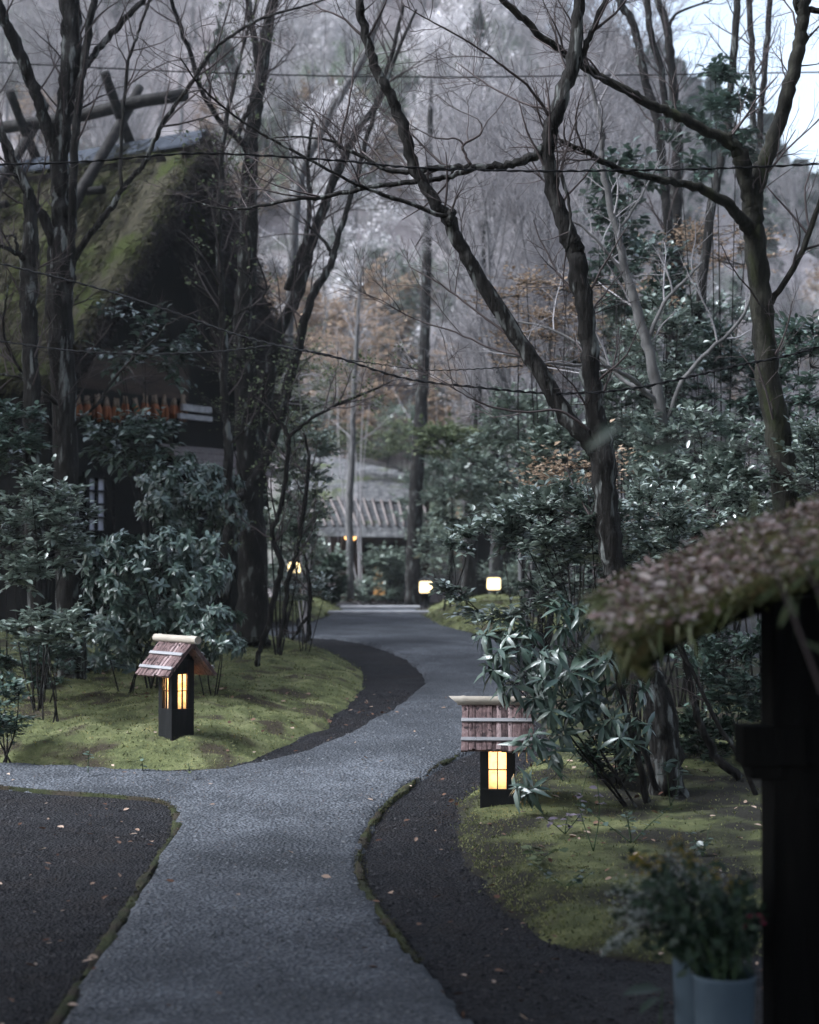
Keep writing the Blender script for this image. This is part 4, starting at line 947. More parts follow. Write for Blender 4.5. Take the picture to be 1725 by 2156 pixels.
# ================================================================ FOREST ON THE HILLSIDE: each tree its own object
def forest_proto(name, label, h, bark, tm, seed, lean=.05, group='bare trees on the hillside behind'):
    r_ = np.random.default_rng(seed)
    root = thing(name, label, 'tree', (0, 0, 0), group)
    K = 12; z = np.linspace(0, h, K); wv = np.cumsum(r_.normal(size=(K, 2)) * .02 * h / 3, 0)
    P = np.column_stack([wv[:, 0] + lean * z * r_.normal(), wv[:, 1] + lean * z * r_.normal(), z - .3]); r0 = .0075 * h
    Rr = r0 * np.linspace(1, .16, K)
    mb = MB(); mb.tube(P, Rr, 7, cap=False); A, B = P[None], Rr[None]
    a1, b1 = grow(A, B, 15, h * .22, h * .5, (22, 55), .22, .5, .5, .1, K=8, rmin=.012, rr=r_)
    mb.tubes(a1, b1, 4); mb.build('trunk', bark, root)
    mb = MB()
    a2, b2 = grow(a1, b1, 110, h * .07, h * .2, (25, 60), .1, .5, .35, .12, K=5, rmin=.007, rr=r_); mb.tubes(a2, b2, 3)
    a3, b3 = grow(a2, b2, 900, h * .03, h * .09, (25, 65), .1, .5, .3, .12, K=4, rmin=.0055, rr=r_); mb.tubes(a3, b3, 3)
    a4, b4 = grow(a3, b3, 3200, h * .015, h * .045, (25, 65), .1, .6, .2, .12, K=3, rmin=.005, rr=r_); mb.tubes(a4, b4, 3)
    mb.build('crown', tm, root)
    if tm is M['twigpale']:
        q = np.concatenate([a4[:, -1], a3[:, -1], a4[:, 1]]); q = q[r_.choice(len(q), 3600)]; mb = MB()
        mb.leaves(q + r_.normal(size=q.shape) * .05, r_.normal(size=q.shape), r_.normal(size=q.shape) + [0, 0, .6], r_.uniform(.05, .12, len(q)), .45, .1, .2, lo=True); mb.build('blossom', M['paleblossom'], root)
    return root
LB = {'g': 'bare grey tree in the leafless wood that fills the hillside behind',
      'p': 'pale blossoming tree in the brightest patch of the hillside wood',
      'b': 'brownish bare tree in the leafless wood that fills the hillside behind'}
GR = {'g': 'grey bare trees on the hillside', 'p': 'pale blossoming trees on the hillside', 'b': 'brown bare trees on the hillside'}
protos = {'g': [], 'p': [], 'b': []}
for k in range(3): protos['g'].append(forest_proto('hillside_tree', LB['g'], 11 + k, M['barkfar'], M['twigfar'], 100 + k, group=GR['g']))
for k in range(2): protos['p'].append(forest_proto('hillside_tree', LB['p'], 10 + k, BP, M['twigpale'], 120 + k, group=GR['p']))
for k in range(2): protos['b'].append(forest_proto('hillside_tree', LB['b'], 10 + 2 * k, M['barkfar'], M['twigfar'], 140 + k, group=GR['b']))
used = set(); spots = []
tries = 0
while len(spots) < 165 and tries < 20000:
    tries += 1
    Yt = 38 + 56 * rng.random() ** .8; Xt = rng.uniform(-1, 1) * (.25 * Yt + 2.5)
    if any((Xt - a) ** 2 + (Yt - b) ** 2 < (1.4 if Yt < 60 else 2.0) for a, b in spots): continue
    if Yt < 43 and -5.5 < Xt < 2.4: continue
    spots.append((Xt, Yt))
for Xt, Yt in spots:
    z = float(hillz(np.array(Xt), np.array(Yt))); sx = 862 + Xt / Yt * FD; sy = 1180 - (z + 4 - EYE) / Yt * FD
    if sx > 1255 and Yt > 60: continue
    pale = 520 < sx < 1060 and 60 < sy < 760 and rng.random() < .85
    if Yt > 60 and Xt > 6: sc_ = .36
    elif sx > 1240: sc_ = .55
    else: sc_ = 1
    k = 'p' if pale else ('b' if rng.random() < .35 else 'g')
    pr = protos[k][rng.integers(len(protos[k]))]
    loc = (Xt, Yt, z - .1); rz = rng.random() * 6.28; sc = rng.uniform(.7, 1.1) * sc_
    if pr.name not in used: used.add(pr.name); pr.location = loc; pr.rotation_euler = (0, 0, rz); pr.scale = (sc,) * 3
    else: dup(pr, loc, rz, sc)
# thin bare trees between the path end and the hill
NW = 'thin bare tree in the near wood at the foot of the hillside'
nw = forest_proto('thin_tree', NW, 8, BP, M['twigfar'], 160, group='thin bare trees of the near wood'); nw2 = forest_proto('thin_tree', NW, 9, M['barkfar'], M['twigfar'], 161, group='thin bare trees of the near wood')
fst = {0: True, 1: True}; cnt = 0
while cnt < 46:
    Yt = rng.uniform(19.5, 37); sx = rng.uniform(560, 1780); Xt = (sx - 862) / FD * Yt
    if 560 < sx < 960 or (sx < 1100 and Yt < 31): continue
    if sx > 1230 and Yt < 27: continue
    if sx < 1000 and Yt < 27: continue
    if sx > 1230 and rng.random() < .72: continue
    pr = (nw, nw2)[cnt % 2]; loc = (Xt, Yt, zg(Xt, Yt) + (0 if Yt < 36 else .3)); sc = rng.uniform(.6, 1.15) * (.5 if sx > 1200 else 1)
    if fst[cnt % 2]: fst[cnt % 2] = False; pr.location = loc
    else: dup(pr, loc, rng.random() * 6.28, sc)
    cnt += 1
# conifers near the crest
def conifer_proto(label, h, seed):
    r_ = np.random.default_rng(seed); root = thing('conifer', label, 'conifer', (0, 0, 0), 'dark conifers along the crest')
    mb = MB(); mb.tube(np.array([[0, 0, -.4], [.05, 0, h * .5], [0, 0, h]]), [.2, .12, .02], 7, cap=False); mb.build('trunk', BD, root)
    mb = MB(); n = 5200; t = r_.random(n) ** .75; az = r_.random(n) * 6.28; rad = (1 - t) * h * .2 * (.25 + .75 * r_.random(n) ** .5) * (1 + .35 * np.sin(az * 3 + t * 40)); z = .1 * h + t * h * .9 - rad * .25
    p = np.column_stack([rad * np.cos(az), rad * np.sin(az), z]); d = np.column_stack([np.cos(az), np.sin(az), -.25 + .3 * r_.normal(size=n)])
    mb.leaves(p, d, np.array([0, 0, 1.]) + r_.normal(size=(n, 3)) * .5, r_.uniform(.3, .8, n), .22, .1, .3, lo=True); mb.build('crown', M['conifer'], root)
    return root
cp = [conifer_proto('dark conifer standing near the crest of the hillside', 11, 5), conifer_proto('dark conifer standing near the crest of the hillside', 9, 6)]
first = [True, True]
for i, (x, y, Yt) in enumerate([(1285, 40, 90), (1310, 66, 91), (1345, 92, 92), (1385, 78, 90), (1430, 118, 92), (1465, 156, 90), (1507, 150, 89), (1535, 230, 90), (1575, 270, 89), (1622, 232, 88), (1650, 300, 90), (1690, 330, 88), (1722, 360, 88), (1230, 30, 86), (1190, 0, 84), (1120, -30, 82), (1050, 0, 80), (980, -20, 80), (20, -40, 78), (90, 0, 80), (160, -60, 82), (430, -50, 84), (330, 0, 84), (760, -60, 84), (1330, 180, 84), (1410, 240, 82), (1000, 150, 66), (1090, 210, 62), (1160, 250, 60), (1250, 200, 64), (470, 120, 62), (1440, 330, 60), (1600, 400, 58), (240, 60, 66)]):
    Xt = (x - 862) / FD * Yt; z = float(hillz(np.array(Xt), np.array(float(Yt)))); pr = cp[i % 2]; sc = max(.3, (EYE + (1180 - y) / FD * Yt - z) / (11, 9)[i % 2])
    if first[i % 2]: first[i % 2] = False; pr.location = (Xt, Yt, z); pr.rotation_euler = (0, 0, i); pr.scale = (sc,) * 3
    else: dup(pr, (Xt, Yt, z), i * 1.3, sc)

# unseen cedars added round the viewpoint to shade the near path and left side
root = thing('added_shade_cedar', 'unseen dense cedar added about the viewpoint for its shade', 'cedar', (0, 0, 0), 'unseen shade cedars added round the viewpoint')
mb = MB(); mb.tube(np.array([[0, 0, -.3], [.05, 0, 6], [0, 0, 13]]), [.24, .16, .02], 10, cap=False); mb.build('trunk', BD, root)
mb = MB(); n = 5200; r_ = np.random.default_rng(77); t = r_.random(n) ** .8; az = r_.random(n) * 6.28; rad = (1.02 - t) * 2.7 * (.2 + .8 * r_.random(n) ** .5) * (1 + .3 * np.sin(az * 3 + t * 30)); z = 5.9 + t * 7.6 - rad * .1
mb.leaves(np.column_stack([rad * np.cos(az), rad * np.sin(az), z]), np.column_stack([np.cos(az), np.sin(az), -.2 + .3 * r_.normal(size=n)]), np.array([0, 0, 1.]) + r_.normal(size=(n, 3)) * .4, r_.uniform(.35, .8, n), .26, .1, .3, lo=True); mb.build('crown', M['conifer'], root)
for i, (x, y, sc) in enumerate([(-2.0, 2.4, 1), (3.0, .6, 1), (-5.4, 4.0, 1.1), (5.6, 3.6, 1), (-1.5, -1.2, 1.1), (1.7, -1.6, 1), (-4.2, .8, 1.2), (4.4, 1.2, 1.2), (0, -4.5, 1.2), (-3.8, 5.5, 1.05), (.2, -.8, 1.1), (5.3, 7.4, 1.12), (-8.6, 14.6, 1.15), (-10.2, 17, 1.3)]):
    if i == 0: root.location = (x, y, 0)
    else: dup(root, (x, y, zg(x, y)), i * 1.1, sc)

# ================================================================ SHRUBS
LC, LB_, LR, LY, LO, LF = M['leafcam'], M['leafbay'], M['leafrho'], M['leafyel'], M['leafora'], M['leaffar']
# right bank
sp = np.array([at(x, y, 10.5 + rng.uniform(-.15, .15)) for x, y in [(948, 1246), (975, 1262), (1000, 1288), (1030, 1305), (1055, 1298), (1085, 1298), (1108, 1282), (950, 1148), (985, 1158), (1020, 1115), (1050, 1105), (1085, 1125), (1070, 1300), (985, 1130), (1110, 1150), (960, 1240), (1120, 1235), (1135, 1265)]])
shrub('camellia shrub with pale glossy sprays reaching left over the path above the right lantern', 1180, 1110, 10.7, 120, 85, .5, LC, 'alt', 70, 7, .07, .26, spread=.17, seedpts=sp, base=(*at(1320, 1500, 10.9)[:2], .05), flat=.6)
shrub('glossy shrub wrapping the forked trunk just above the mossy hut roof', 1350, 1110, 11.2, 110, 105, .5, LC, 'alt', 60, 6, .066, .24, spread=.17)
shrub('leafy bush directly behind the left end of the hut roof', 1480, 1100, 12.2, 110, 80, .6, LC, 'alt', 55, 6, .07, .24, spread=.18)
shrub('bush below the mossy right tree, its leaves crossing the trunk foot', 1600, 1000, 12.8, 120, 100, .6, LC, 'alt', 70, 6, .07, .24, spread=.19)
shrub('tall evergreen at the right frame edge beyond the mossy tree', 1700, 820, 13.4, 80, 170, .6, LB_, 'alt', 70, 6, .085, .24, spread=.2, name='evergreen_tree', cat='tree')
shrub('rounded evergreen filling the bank right of the forked trunk', 1440, 960, 13.6, 120, 90, .7, LC, 'alt', 80, 6, .072, .24, spread=.2)
shrub('upright pale-leaved evergreen around the slender sapling', 1385, 750, 14.4, 70, 120, .5, LC, 'alt', 44, 5, .075, .24, spread=.22, flat=.3)
shrub('dark evergreen further up the bank behind the mossy tree', 1530, 810, 15.6, 110, 120, .7, LB_, 'alt', 70, 6, .08, .24, spread=.22)
shrub('evergreen shrub left of the forked trunk, half way up the bank', 1180, 990, 15.5, 80, 90, .6, LF, 'alt', 60, 6, .085, .26, spread=.22)
shrub('tall camellia with large dark leaves round the upright stems against the sky', 1510, 260, 15.4, 85, 130, .5, LB_, 'alt', 22, 4, .11, .3, spread=.26, flat=.3, name='camellia_tree', cat='tree', droop=.35)
shrub('camellia with snowy-bright leaves beside the pale sapling, above the lower limb', 1310, 420, 15.2, 60, 90, .4, LB_, 'alt', 20, 5, .11, .3, spread=.25, flat=.3, name='camellia_tree', cat='tree', droop=.3)
shrub('low glossy shrub right behind the slender sapling foot', 1310, 860, 14.8, 80, 90, .5, LC, 'alt', 50, 6, .072, .24, spread=.2)
shrub('evergreen beside the pale sapling at mid height, upper bank', 1345, 590, 16, 100, 80, .6, LB_, 'alt', 40, 5, .09, .28, spread=.24)
shrub('dim shrub under the hut roof edge right of the rhododendron', 1560, 1420, 11.6, 90, 90, .5, LB_, 'alt', 46, 6, .075, .24, spread=.2)
shrub('low dim bush between hut roof and forked trunk foot', 1480, 1340, 12.4, 70, 70, .5, LB_, 'alt', 30, 5, .07, .24, spread=.2)
for lb, x, y, Yt, rx, ry, nn, m_, nm in (
    ('low shrub filling the bank behind the camellia sprays', 1200, 1190, 14.5, 85, 80, 56, LC, 'alt'), ('shrub hiding the foot of the slender pale sapling', 1400, 1190, 15, 110, 90, 55, LC, 'alt'),
    ('shrub low on the bank behind the hut roof, nearest the right edge', 1650, 1130, 14.2, 110, 90, 50, LC, 'alt'), ('airy shrub above the low bank, right of the fork of the grey tree', 1350, 960, 16, 80, 90, 55, LC, 'alt'),
    ('airy evergreen left of the fork of the grey tree, beyond the path bend', 1120, 1040, 18, 90, 110, 60, LF, 'alt'), ('pale small-leaved shrub high on the bank between sapling and mossy tree', 1500, 700, 17, 90, 90, 50, LC, 'alt'),
    ('pale shrub high on the bank behind the slender sapling', 1290, 740, 18, 90, 80, 44, LF, 'alt'), ('small-leaved shrub touching the right frame edge above the hut roof', 1720, 980, 11.5, 70, 80, 40, LC, 'alt')):
    shrub(lb, x, y, Yt, rx, ry, .8, m_, nm, nn, 6, .072, .25, spread=.22)
# rhododendron in front: whorls of long leaves
whorls = [(1180, 1292, 9.9), (1215, 1302, 9.9), (1245, 1330, 9.9), (1040, 1345, 9.8), (1062, 1385, 9.7), (1050, 1420, 9.7), (1100, 1372, 9.8), (1082, 1440, 9.7), (1120, 1415, 9.8), (1150, 1395, 9.8), (1150, 1440, 9.7), (1180, 1380, 9.9), (1200, 1420, 9.8), (1130, 1480, 9.75), (1160, 1500, 9.7), (1205, 1480, 9.8), (1235, 1440, 9.9), (1270, 1370, 10), (1300, 1520, 9.8), (1340, 1530, 9.8), (1265, 1540, 9.8), (1310, 1560, 9.75), (1200, 1545, 9.8), (1170, 1580, 9.7), (1130, 1560, 9.65), (1118, 1662, 9.55), (1235, 1500, 9.85), (1340, 1460, 9.9), (1290, 1450, 10), (1180, 1330, 9.95), (1120, 1335, 9.95), (1085, 1345, 9.9)]
SP = np.array([at(*q) for q in whorls])
shrub('rhododendron with drooping whorls of long leaves beside the right lantern', 1210, 1440, 9.95, 90, 80, .18, LR, 'whorl', 8, 3, .128, .12, spread=.11, seedpts=SP, base=(*at(1330, 1640, 9.9)[:2], .05), wm=1.9, per=8, name='rhododendron', up=.5)
for i, (x0, x1) in enumerate(((1345, 1255), (1365, 1300))): pass
# bank beyond the path, blurred
shrub('blurred evergreen beyond the path, highest of the clump left of the forked tree', 1090, 900, 20, 100, 60, .9, LF, 'alt', 60, 5, .1, .28, spread=.3, lo=True)
shrub('blurred evergreen beyond the path with yellow-green leaf tips beside the tall rough trunk', 935, 935, 25, 60, 40, .8, LY, 'alt', 40, 5, .1, .3, spread=.3, lo=True, flat=.8)
shrub('blurred broad shrub beyond the path right of the tall rough trunk', 980, 1040, 24, 80, 80, .9, LF, 'alt', 60, 5, .11, .28, spread=.32, lo=True)
shrub('blurred shrub in front of the dark shed', 1110, 1050, 23, 80, 80, .9, LF, 'alt', 60, 5, .1, .28, spread=.3, lo=True)
shrub('small blurred shrub at the foot of the tall rough trunk', 930, 1160, 29, 50, 60, .7, LF, 'alt', 34, 5, .1, .28, spread=.28, lo=True)
shrub('low blurred shrub on the far moss bank under the rightmost lamp', 1160, 1296, 25, 70, 18, .5, LF, 'alt', 30, 5, .08, .28, spread=.2, lo=True)
shrub('blurred shrub with pale leaf sprays right of the crooked sapling', 640, 955, 19.5, 70, 70, .7, LF, 'alt', 52, 5, .085, .28, spread=.28, flat=.8)
shrub('blurred evergreen beside the thick dark trunk, above the leftmost far lamp', 610, 1090, 19, 60, 80, .6, LF, 'alt', 44, 5, .085, .28, spread=.26)
shrub('flat-topped pale spray low beside the thin propped stem', 640, 1245, 17.2, 55, 30, .35, LC, 'alt', 20, 5, .06, .26, spread=.2, flat=.9)
shrub('blurred garden shrub under the far cottage roof, left part', 690, 1185, 31, 45, 34, .8, LF, 'alt', 28, 5, .12, .28, spread=.32, lo=True)
shrub('blurred garden shrub under the far cottage roof, right part', 815, 1190, 33, 40, 30, .8, LF, 'alt', 36, 5, .12, .28, spread=.32, lo=True)
shrub('low clipped shrub at the far path end in front of the lit doorway', 770, 1248, 32.5, 70, 22, .5, LF, 'alt', 40, 5, .08, .28, spread=.2, lo=True)
shrub('narrow dark cone-shaped evergreen beside the far path end', 700, 1222, 30, 24, 50, .25, M['conifer'], 'alt', 70, 6, .08, .26, spread=.14, lo=True)
for lb, x, y, Yt, rx, ry, nn, m_ in (
    ('far evergreen directly behind the left end of the cottage ridge', 660, 890, 42.5, 70, 70, 50, LF), ('far tan shrub rising behind the middle of the cottage ridge', 760, 870, 43, 70, 60, 44, LO),
    ('far evergreen directly behind the right end of the cottage ridge', 850, 900, 42, 60, 70, 50, LF), ('far tan shrub right of the tall rough trunk, behind the cottage', 940, 860, 43, 70, 60, 44, LO), 
    ('far pale-leaved shrub left of the cottage roof', 610, 1130, 29, 45, 80, 40, LF), ('far yellowish shrub over the cottage ridge', 790, 930, 38, 90, 40, 50, LY), ('far grey-green shrub right of the cottage roof', 900, 1060, 33, 60, 70, 50, LF),
    ('far grey-green shrub behind the dark straight trunk', 1040, 980, 30, 90, 80, 60, LF), ('far shrub left of the leftmost post lamp', 570, 1225, 28.5, 40, 50, 36, LF), ('far low hedge-like shrub right of the rightmost post lamp', 1090, 1220, 29, 60, 40, 40, LF), ('far shrub below the cottage lower roof', 830, 1215, 33.5, 40, 50, 40, LF)):
    shrub(lb, x, y, Yt, rx, ry, 1.0, m_, 'alt', nn, 6, .1, .28, spread=.4, lo=True, flat=.7)
# undergrowth at the foot of the hill: each bush its own object, all of a kind
ub = []
for k, (m_, nm) in enumerate(((M['leafora'], 'rusty'), (LF, 'grey-green'), (M['twigpale'], 'pale dry'))):
    o = shrub('low %s bush on the lower hillside behind the wood' % nm, 862, 1180, 40, 90, 60, 1.1, m_, 'alt', 50, 6, .12, .26, spread=.55, lo=True, flat=.4, name='hillside_bush', cat='bush', bark=M['twigfar'], base=(0, 40, 0), group='%s bushes on the lower hillside' % nm)
    for ch in o.children: ch.data.transform(__import__('mathutils').Matrix.Translation((0, 0, 0)))
    ub.append(o)
ff = [True] * 3
for i in range(126):
    Yt = rng.uniform(37.5, 62); Xt = rng.uniform(-1, 1) * (.26 * Yt + 1)
    if Yt < 43 and -6 < Xt < 2.4: Yt = 43 + rng.random() * 8
    k = i % 3; loc = (Xt, Yt, float(hillz(np.array(Xt), np.array(Yt))) - 1.0); sc = rng.uniform(.8, 1.7)
    if ff[k]: ff[k] = False; ub[k].location = loc
    else: dup(ub[k], loc, rng.random() * 6.28, sc)
# tan-leaved maples, layered
for lb, x, y, Yt, rx, ry, nn, mt in (('tan-leaved maple spreading left behind the forked trunk', 1140, 640, 17.5, 100, 40, 26, LO), ('tan-leaved maple low behind the fork of the grey tree', 1150, 740, 18, 90, 40, 22, LO), ('tan-leaved maple with thin layers right of the forked trunk', 1330, 660, 18.5, 90, 60, 24, LO), ('rusty-tinged maple behind the mossy right tree', 1500, 540, 19, 110, 80, 30, LO), ('far tan-leaved maple over the path end', 760, 690, 33, 90, 55, 28, LO), ('far rusty maple above the cottage roof', 700, 800, 36, 90, 50, 24, LO), ('far buff maple right of the path end, above the tall trunk', 960, 780, 34, 90, 60, 26, LO), ('rusty small maple at the foot of the bank near the forked trunk', 1210, 1010, 13.5, 60, 40, 14, LO), ('pale fresh-leaved maple right of the thick dark trunk', 640, 780, 21, 70, 110, 24, LY)):
    shrub(lb, x, y, Yt, rx, ry, 1.2, mt, 'alt', nn, 6, .06 if Yt < 25 else .1, .3, spread=.5 if Yt < 25 else .9, flat=.92, lo=True, name='maple_tree', cat='tree', bark=M['twigfar'] if Yt > 20 else BD, up=.1)
# left garden
shrub('broad dark shrub of drooping leaf whorls behind the left lantern', 325, 1225, 14.0, 165, 110, .6, LB_, 'whorl', 140, 5, .088, .19, spread=.13, per=8, wm=1.1)
shrub('small drooping shrub right of the left lantern roof', 445, 1350, 13.4, 60, 62, .35, LB_, 'whorl', 26, 5, .082, .19, spread=.12, per=8, wm=1.1)
shrub('taller whorled shrub right of the paper window', 385, 1040, 15.2, 95, 72, .5, LB_, 'whorl', 48, 5, .09, .19, spread=.13, per=8, wm=1.0, base=(*at(345, 1300, 15.2)[:2], .4))
shrub('small tree with big hanging leaves below the corn bunches', 275, 925, 16.2, 95, 45, .4, LB_, 'alt', 26, 5, .105, .27, spread=.28, droop=.4, per=7, base=(*at(345, 1300, 15.8)[:2], .4), name='small_tree', cat='tree')
shrub('thin tree with sparse bright leaves before the dark gable', 300, 720, 16.6, 110, 80, .4, LB_, 'alt', 20, 5, .1, .27, spread=.34, droop=.35, per=6, base=(*at(345, 1300, 16.2)[:2], .45), name='small_tree', cat='tree')
shrub('sparse twiggy tree with fresh pale buds beside the slender pale stem', 560, 840, 16.8, 120, 120, .6, LY, 'alt', 26, 5, .04, .3, spread=.4, per=7, base=(*at(590, 1360, 16.6)[:2], .5), name='small_tree', cat='tree', flat=.2, up=.7)
shrub('yellow-lit evergreen at the left frame edge in front of the narrow trunk', 85, 1125, 12.6, 100, 120, .4, LC, 'alt', 70, 6, .075, .25, spread=.18, flat=.7)
shrub('low spray of bright leaves left of the left lantern', 105, 1325, 12.2, 90, 34, .3, LC, 'alt', 24, 6, .075, .25, spread=.18, flat=.85)
shrub('dim low shrub at the left frame edge on the moss', 15, 1490, 11.4, 38, 62, .25, LB_, 'alt', 22, 5, .06, .25, spread=.14)
shrub('shrub at the left frame edge level with the corn bunches', 15, 930, 13.6, 60, 70, .4, LB_, 'alt', 24, 6, .085, .25, spread=.2, flat=.7)
shrub('dark bush in the shade under the stout twin-stemmed tree', 220, 1360, 15.2, 110, 60, .5, LB_, 'whorl', 36, 5, .085, .19, spread=.13, per=7)
shrub('pale-leaved shrub between slender pale stem and thick dark trunk', 450, 1080, 16.6, 60, 110, .3, LB_, 'whorl', 34, 5, .085, .2, spread=.14, per=7)

shrub('low leafy clump at the foot of the narrow fissured trunk', 85, 1395, 13.2, 85, 40, .35, LB_, 'alt', 34, 6, .06, .25, spread=.14, flat=.6)
shrub('low dark foliage under the broad whorled shrub, left of the left lantern', 265, 1335, 13.6, 110, 38, .4, LB_, 'whorl', 34, 5, .075, .19, spread=.12, per=7)
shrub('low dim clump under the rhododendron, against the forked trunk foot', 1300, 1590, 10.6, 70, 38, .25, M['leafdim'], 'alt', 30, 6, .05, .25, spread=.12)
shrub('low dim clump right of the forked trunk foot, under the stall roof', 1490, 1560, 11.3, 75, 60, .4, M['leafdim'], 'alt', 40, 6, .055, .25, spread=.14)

# ---------------------------------------------------------------- small plants on the moss
def plantlet(label, x, y, hpx, n, L, lm, wr=.3, name='seedling', cat='plant', k=None, tilt=.25, spreadd=.5):
    g = gpt(x, y); z = zg(*g) if k is None else bedz(g[0], g[1], k)
    if k is not None:                                   # on a raised bed: step towards the eye until the plant foot meets it
        d = ray(x, y); g = np.array([d[0], 1]) * ((z - EYE) / d[2]); z = bedz(g[0], g[1], k)
    root = thing(name, label, cat, (g[0], g[1], z)); H = px(hpx, g[1]); b = np.array([g[0], g[1], z])
    mb = MB(); lf = MB(); m_ = max(1, n // 7)
    for s in range(m_):
        tip = b + np.array([*(rng.normal(size=2) * spreadd * H * (.3 if m_ == 1 else 1) * .5), H * rng.uniform(.7, 1)])
        P = catmull([b, (b + tip) / 2 + rng.normal(size=3) * .06 * H, tip], 6); mb.tube(P, np.linspace(.0035, .0015, len(P)), 5)
        q = n // m_; t = rng.uniform(.25, 1, q); i = (t * (len(P) - 1)).astype(int); a = np.arange(q) * 2.4
        lf.leaves(P[i], np.column_stack([np.cos(a), np.sin(a), rng.uniform(-.2, .4, q)]), np.array([0, 0, 1.]) + rng.normal(size=(q, 3)) * tilt, rng.uniform(.6, 1.1, q) * L, wr, .12, .15)
    mb.build('stem', M['stem'], root); lf.build('foliage', lm, root)
M['leafpur'] = mat('purple_grey_leaf', [(.06, .05, .07), (.12, .1, .13), (.2, .17, .2)], 3, .35, 0, island=.8)
plantlet('thin upright seedling with round pale leaves before the rhododendron', 1250, 1790, 210, 16, .055, M['leafpur'], .38, k=1, spreadd=.1)
plantlet('low spray of purplish leaves right of the right lantern foot', 1190, 1745, 62, 26, .055, M['leafpur'], .32, k=1, spreadd=1.6)
plantlet('bright green leafy ground plant in the middle of the right moss', 1130, 1822, 40, 30, .06, LY, .4, k=1, spreadd=2.6)
plantlet('tiny plant with reddish bud left of the left lantern', 186, 1548, 52, 9, .045, LB_, .3, k=0)
plantlet('tiny seedling close to the left lantern foot', 301, 1545, 38, 8, .045, LB_, .3, k=0)
plantlet('small leafy sprout against the foot of the forked tree', 1412, 1690, 120, 16, .085, LB_, .34, k=1, spreadd=.5)
plantlet('dim leafy plant in shade right of the thin seedling', 1330, 1770, 80, 28, .05, LB_, .32, k=1, spreadd=1.4)
plantlet('small dim plant further left on the shaded moss', 1190, 1870, 45, 24, .045, LB_, .35, k=1, spreadd=1.8)
plantlet('dim creeping plant at the right end of the moss', 1480, 1800, 50, 24, .05, LB_, .35, k=1, spreadd=2)
plantlet('pale little plant at the front of the left moss mound', 400, 1580, 22, 8, .04, LY, .4, k=0, spreadd=1.2)
for lb, pts, Yt in (('thin dark bent stem in front of the forked tree foot', [(1362, 1690, 15), (1335, 1560, 14), (1310, 1460, 13), (1290, 1390, 11), (1270, 1330, 8)], 9.9), ('second thin stem right beside the bent one, shorter', [(1385, 1668, 13), (1355, 1580, 12), (1335, 1500, 11), (1330, 1420, 8)], 10.1), ('slanting dark stem leaning left under the hut roof', [(1560, 1640, 20), (1505, 1590, 18), (1470, 1510, 15), (1450, 1420, 13), (1430, 1340, 10)], 10.6), ('thinner slanting stem crossing behind the leaning one', [(1610, 1720, 12), (1560, 1600, 10), (1500, 1500, 9), (1440, 1380, 8), (1380, 1300, 5)], 10.2)):
    hero(lb, [(pts, Yt)], BD, (6, 20, 40), (.15, .35), name='sapling', cat='sapling')

# ================================================================ CABLES
def cable(label, pts, Y0, Y1, r, twist=0):
    n = len(pts); P = catmull(np.array([at(x, y, Y0 + (Y1 - Y0) * i / (n - 1)) for i, (x, y) in enumerate(pts)]), 40)
    mb = MB(); s = np.arange(len(P))
    P = P + np.stack([0 * s, 0 * s, .002 * np.sin(s * .9)], -1)
    if twist:
        ph = np.cumsum(np.concatenate([[0], np.linalg.norm(np.diff(P, axis=0), axis=1)])) / .16 * 6.28
        o = np.stack([0 * ph, np.cos(ph), np.sin(ph)], -1) * r * 1.0
        mb.tube(P + o, r, 5); mb.tube(P - o, r, 5)
    else: mb.tube(P, r, 6)
    tag(mb.build('overhead_cable', M['cable']), label, 'cable', 'cables strung across the path')
cable('highest blurred cable, crossing near the top of the picture', [(-300, 108), (0, 131), (420, 152), (860, 162), (1300, 158), (1725, 152), (2000, 146)], 21, 21, .009)
cable('taut black cable crossing both trunks below the long branches', [(-300, 352), (0, 346), (180, 340), (420, 323), (700, 337), (860, 352), (1100, 360), (1300, 359), (1500, 355), (1725, 345), (2000, 326)], 9.6, 9.0, .0036, 1)
cable('twisted cable sagging from the left edge past the gable to the forked trunk', [(-250, 500), (0, 555), (200, 605), (350, 652), (490, 702), (600, 731), (700, 750), (850, 796), (1000, 815), (1150, 828), (1250, 826)], 11.5, 10.1, .0042, 1)
cable('thin cable from the left edge joining the sagging one before the thick dark trunk', [(-200, 690), (0, 718), (150, 738), (300, 745), (450, 741), (570, 728), (620, 733)], 12, 10.9, .0036, 1)
cable('loose cable sagging from the dark trunk to the right, flatter of the two', [(620, 733), (700, 752), (800, 767), (900, 779), (1000, 777), (1100, 770)], 10.9, 10.2, .0035, 0)
cable('rising cable from the forked trunk to the right frame edge', [(1245, 828), (1350, 815), (1480, 787), (1560, 768), (1640, 753), (1725, 730), (1950, 660)], 10.1, 9.6, .0042, 1)

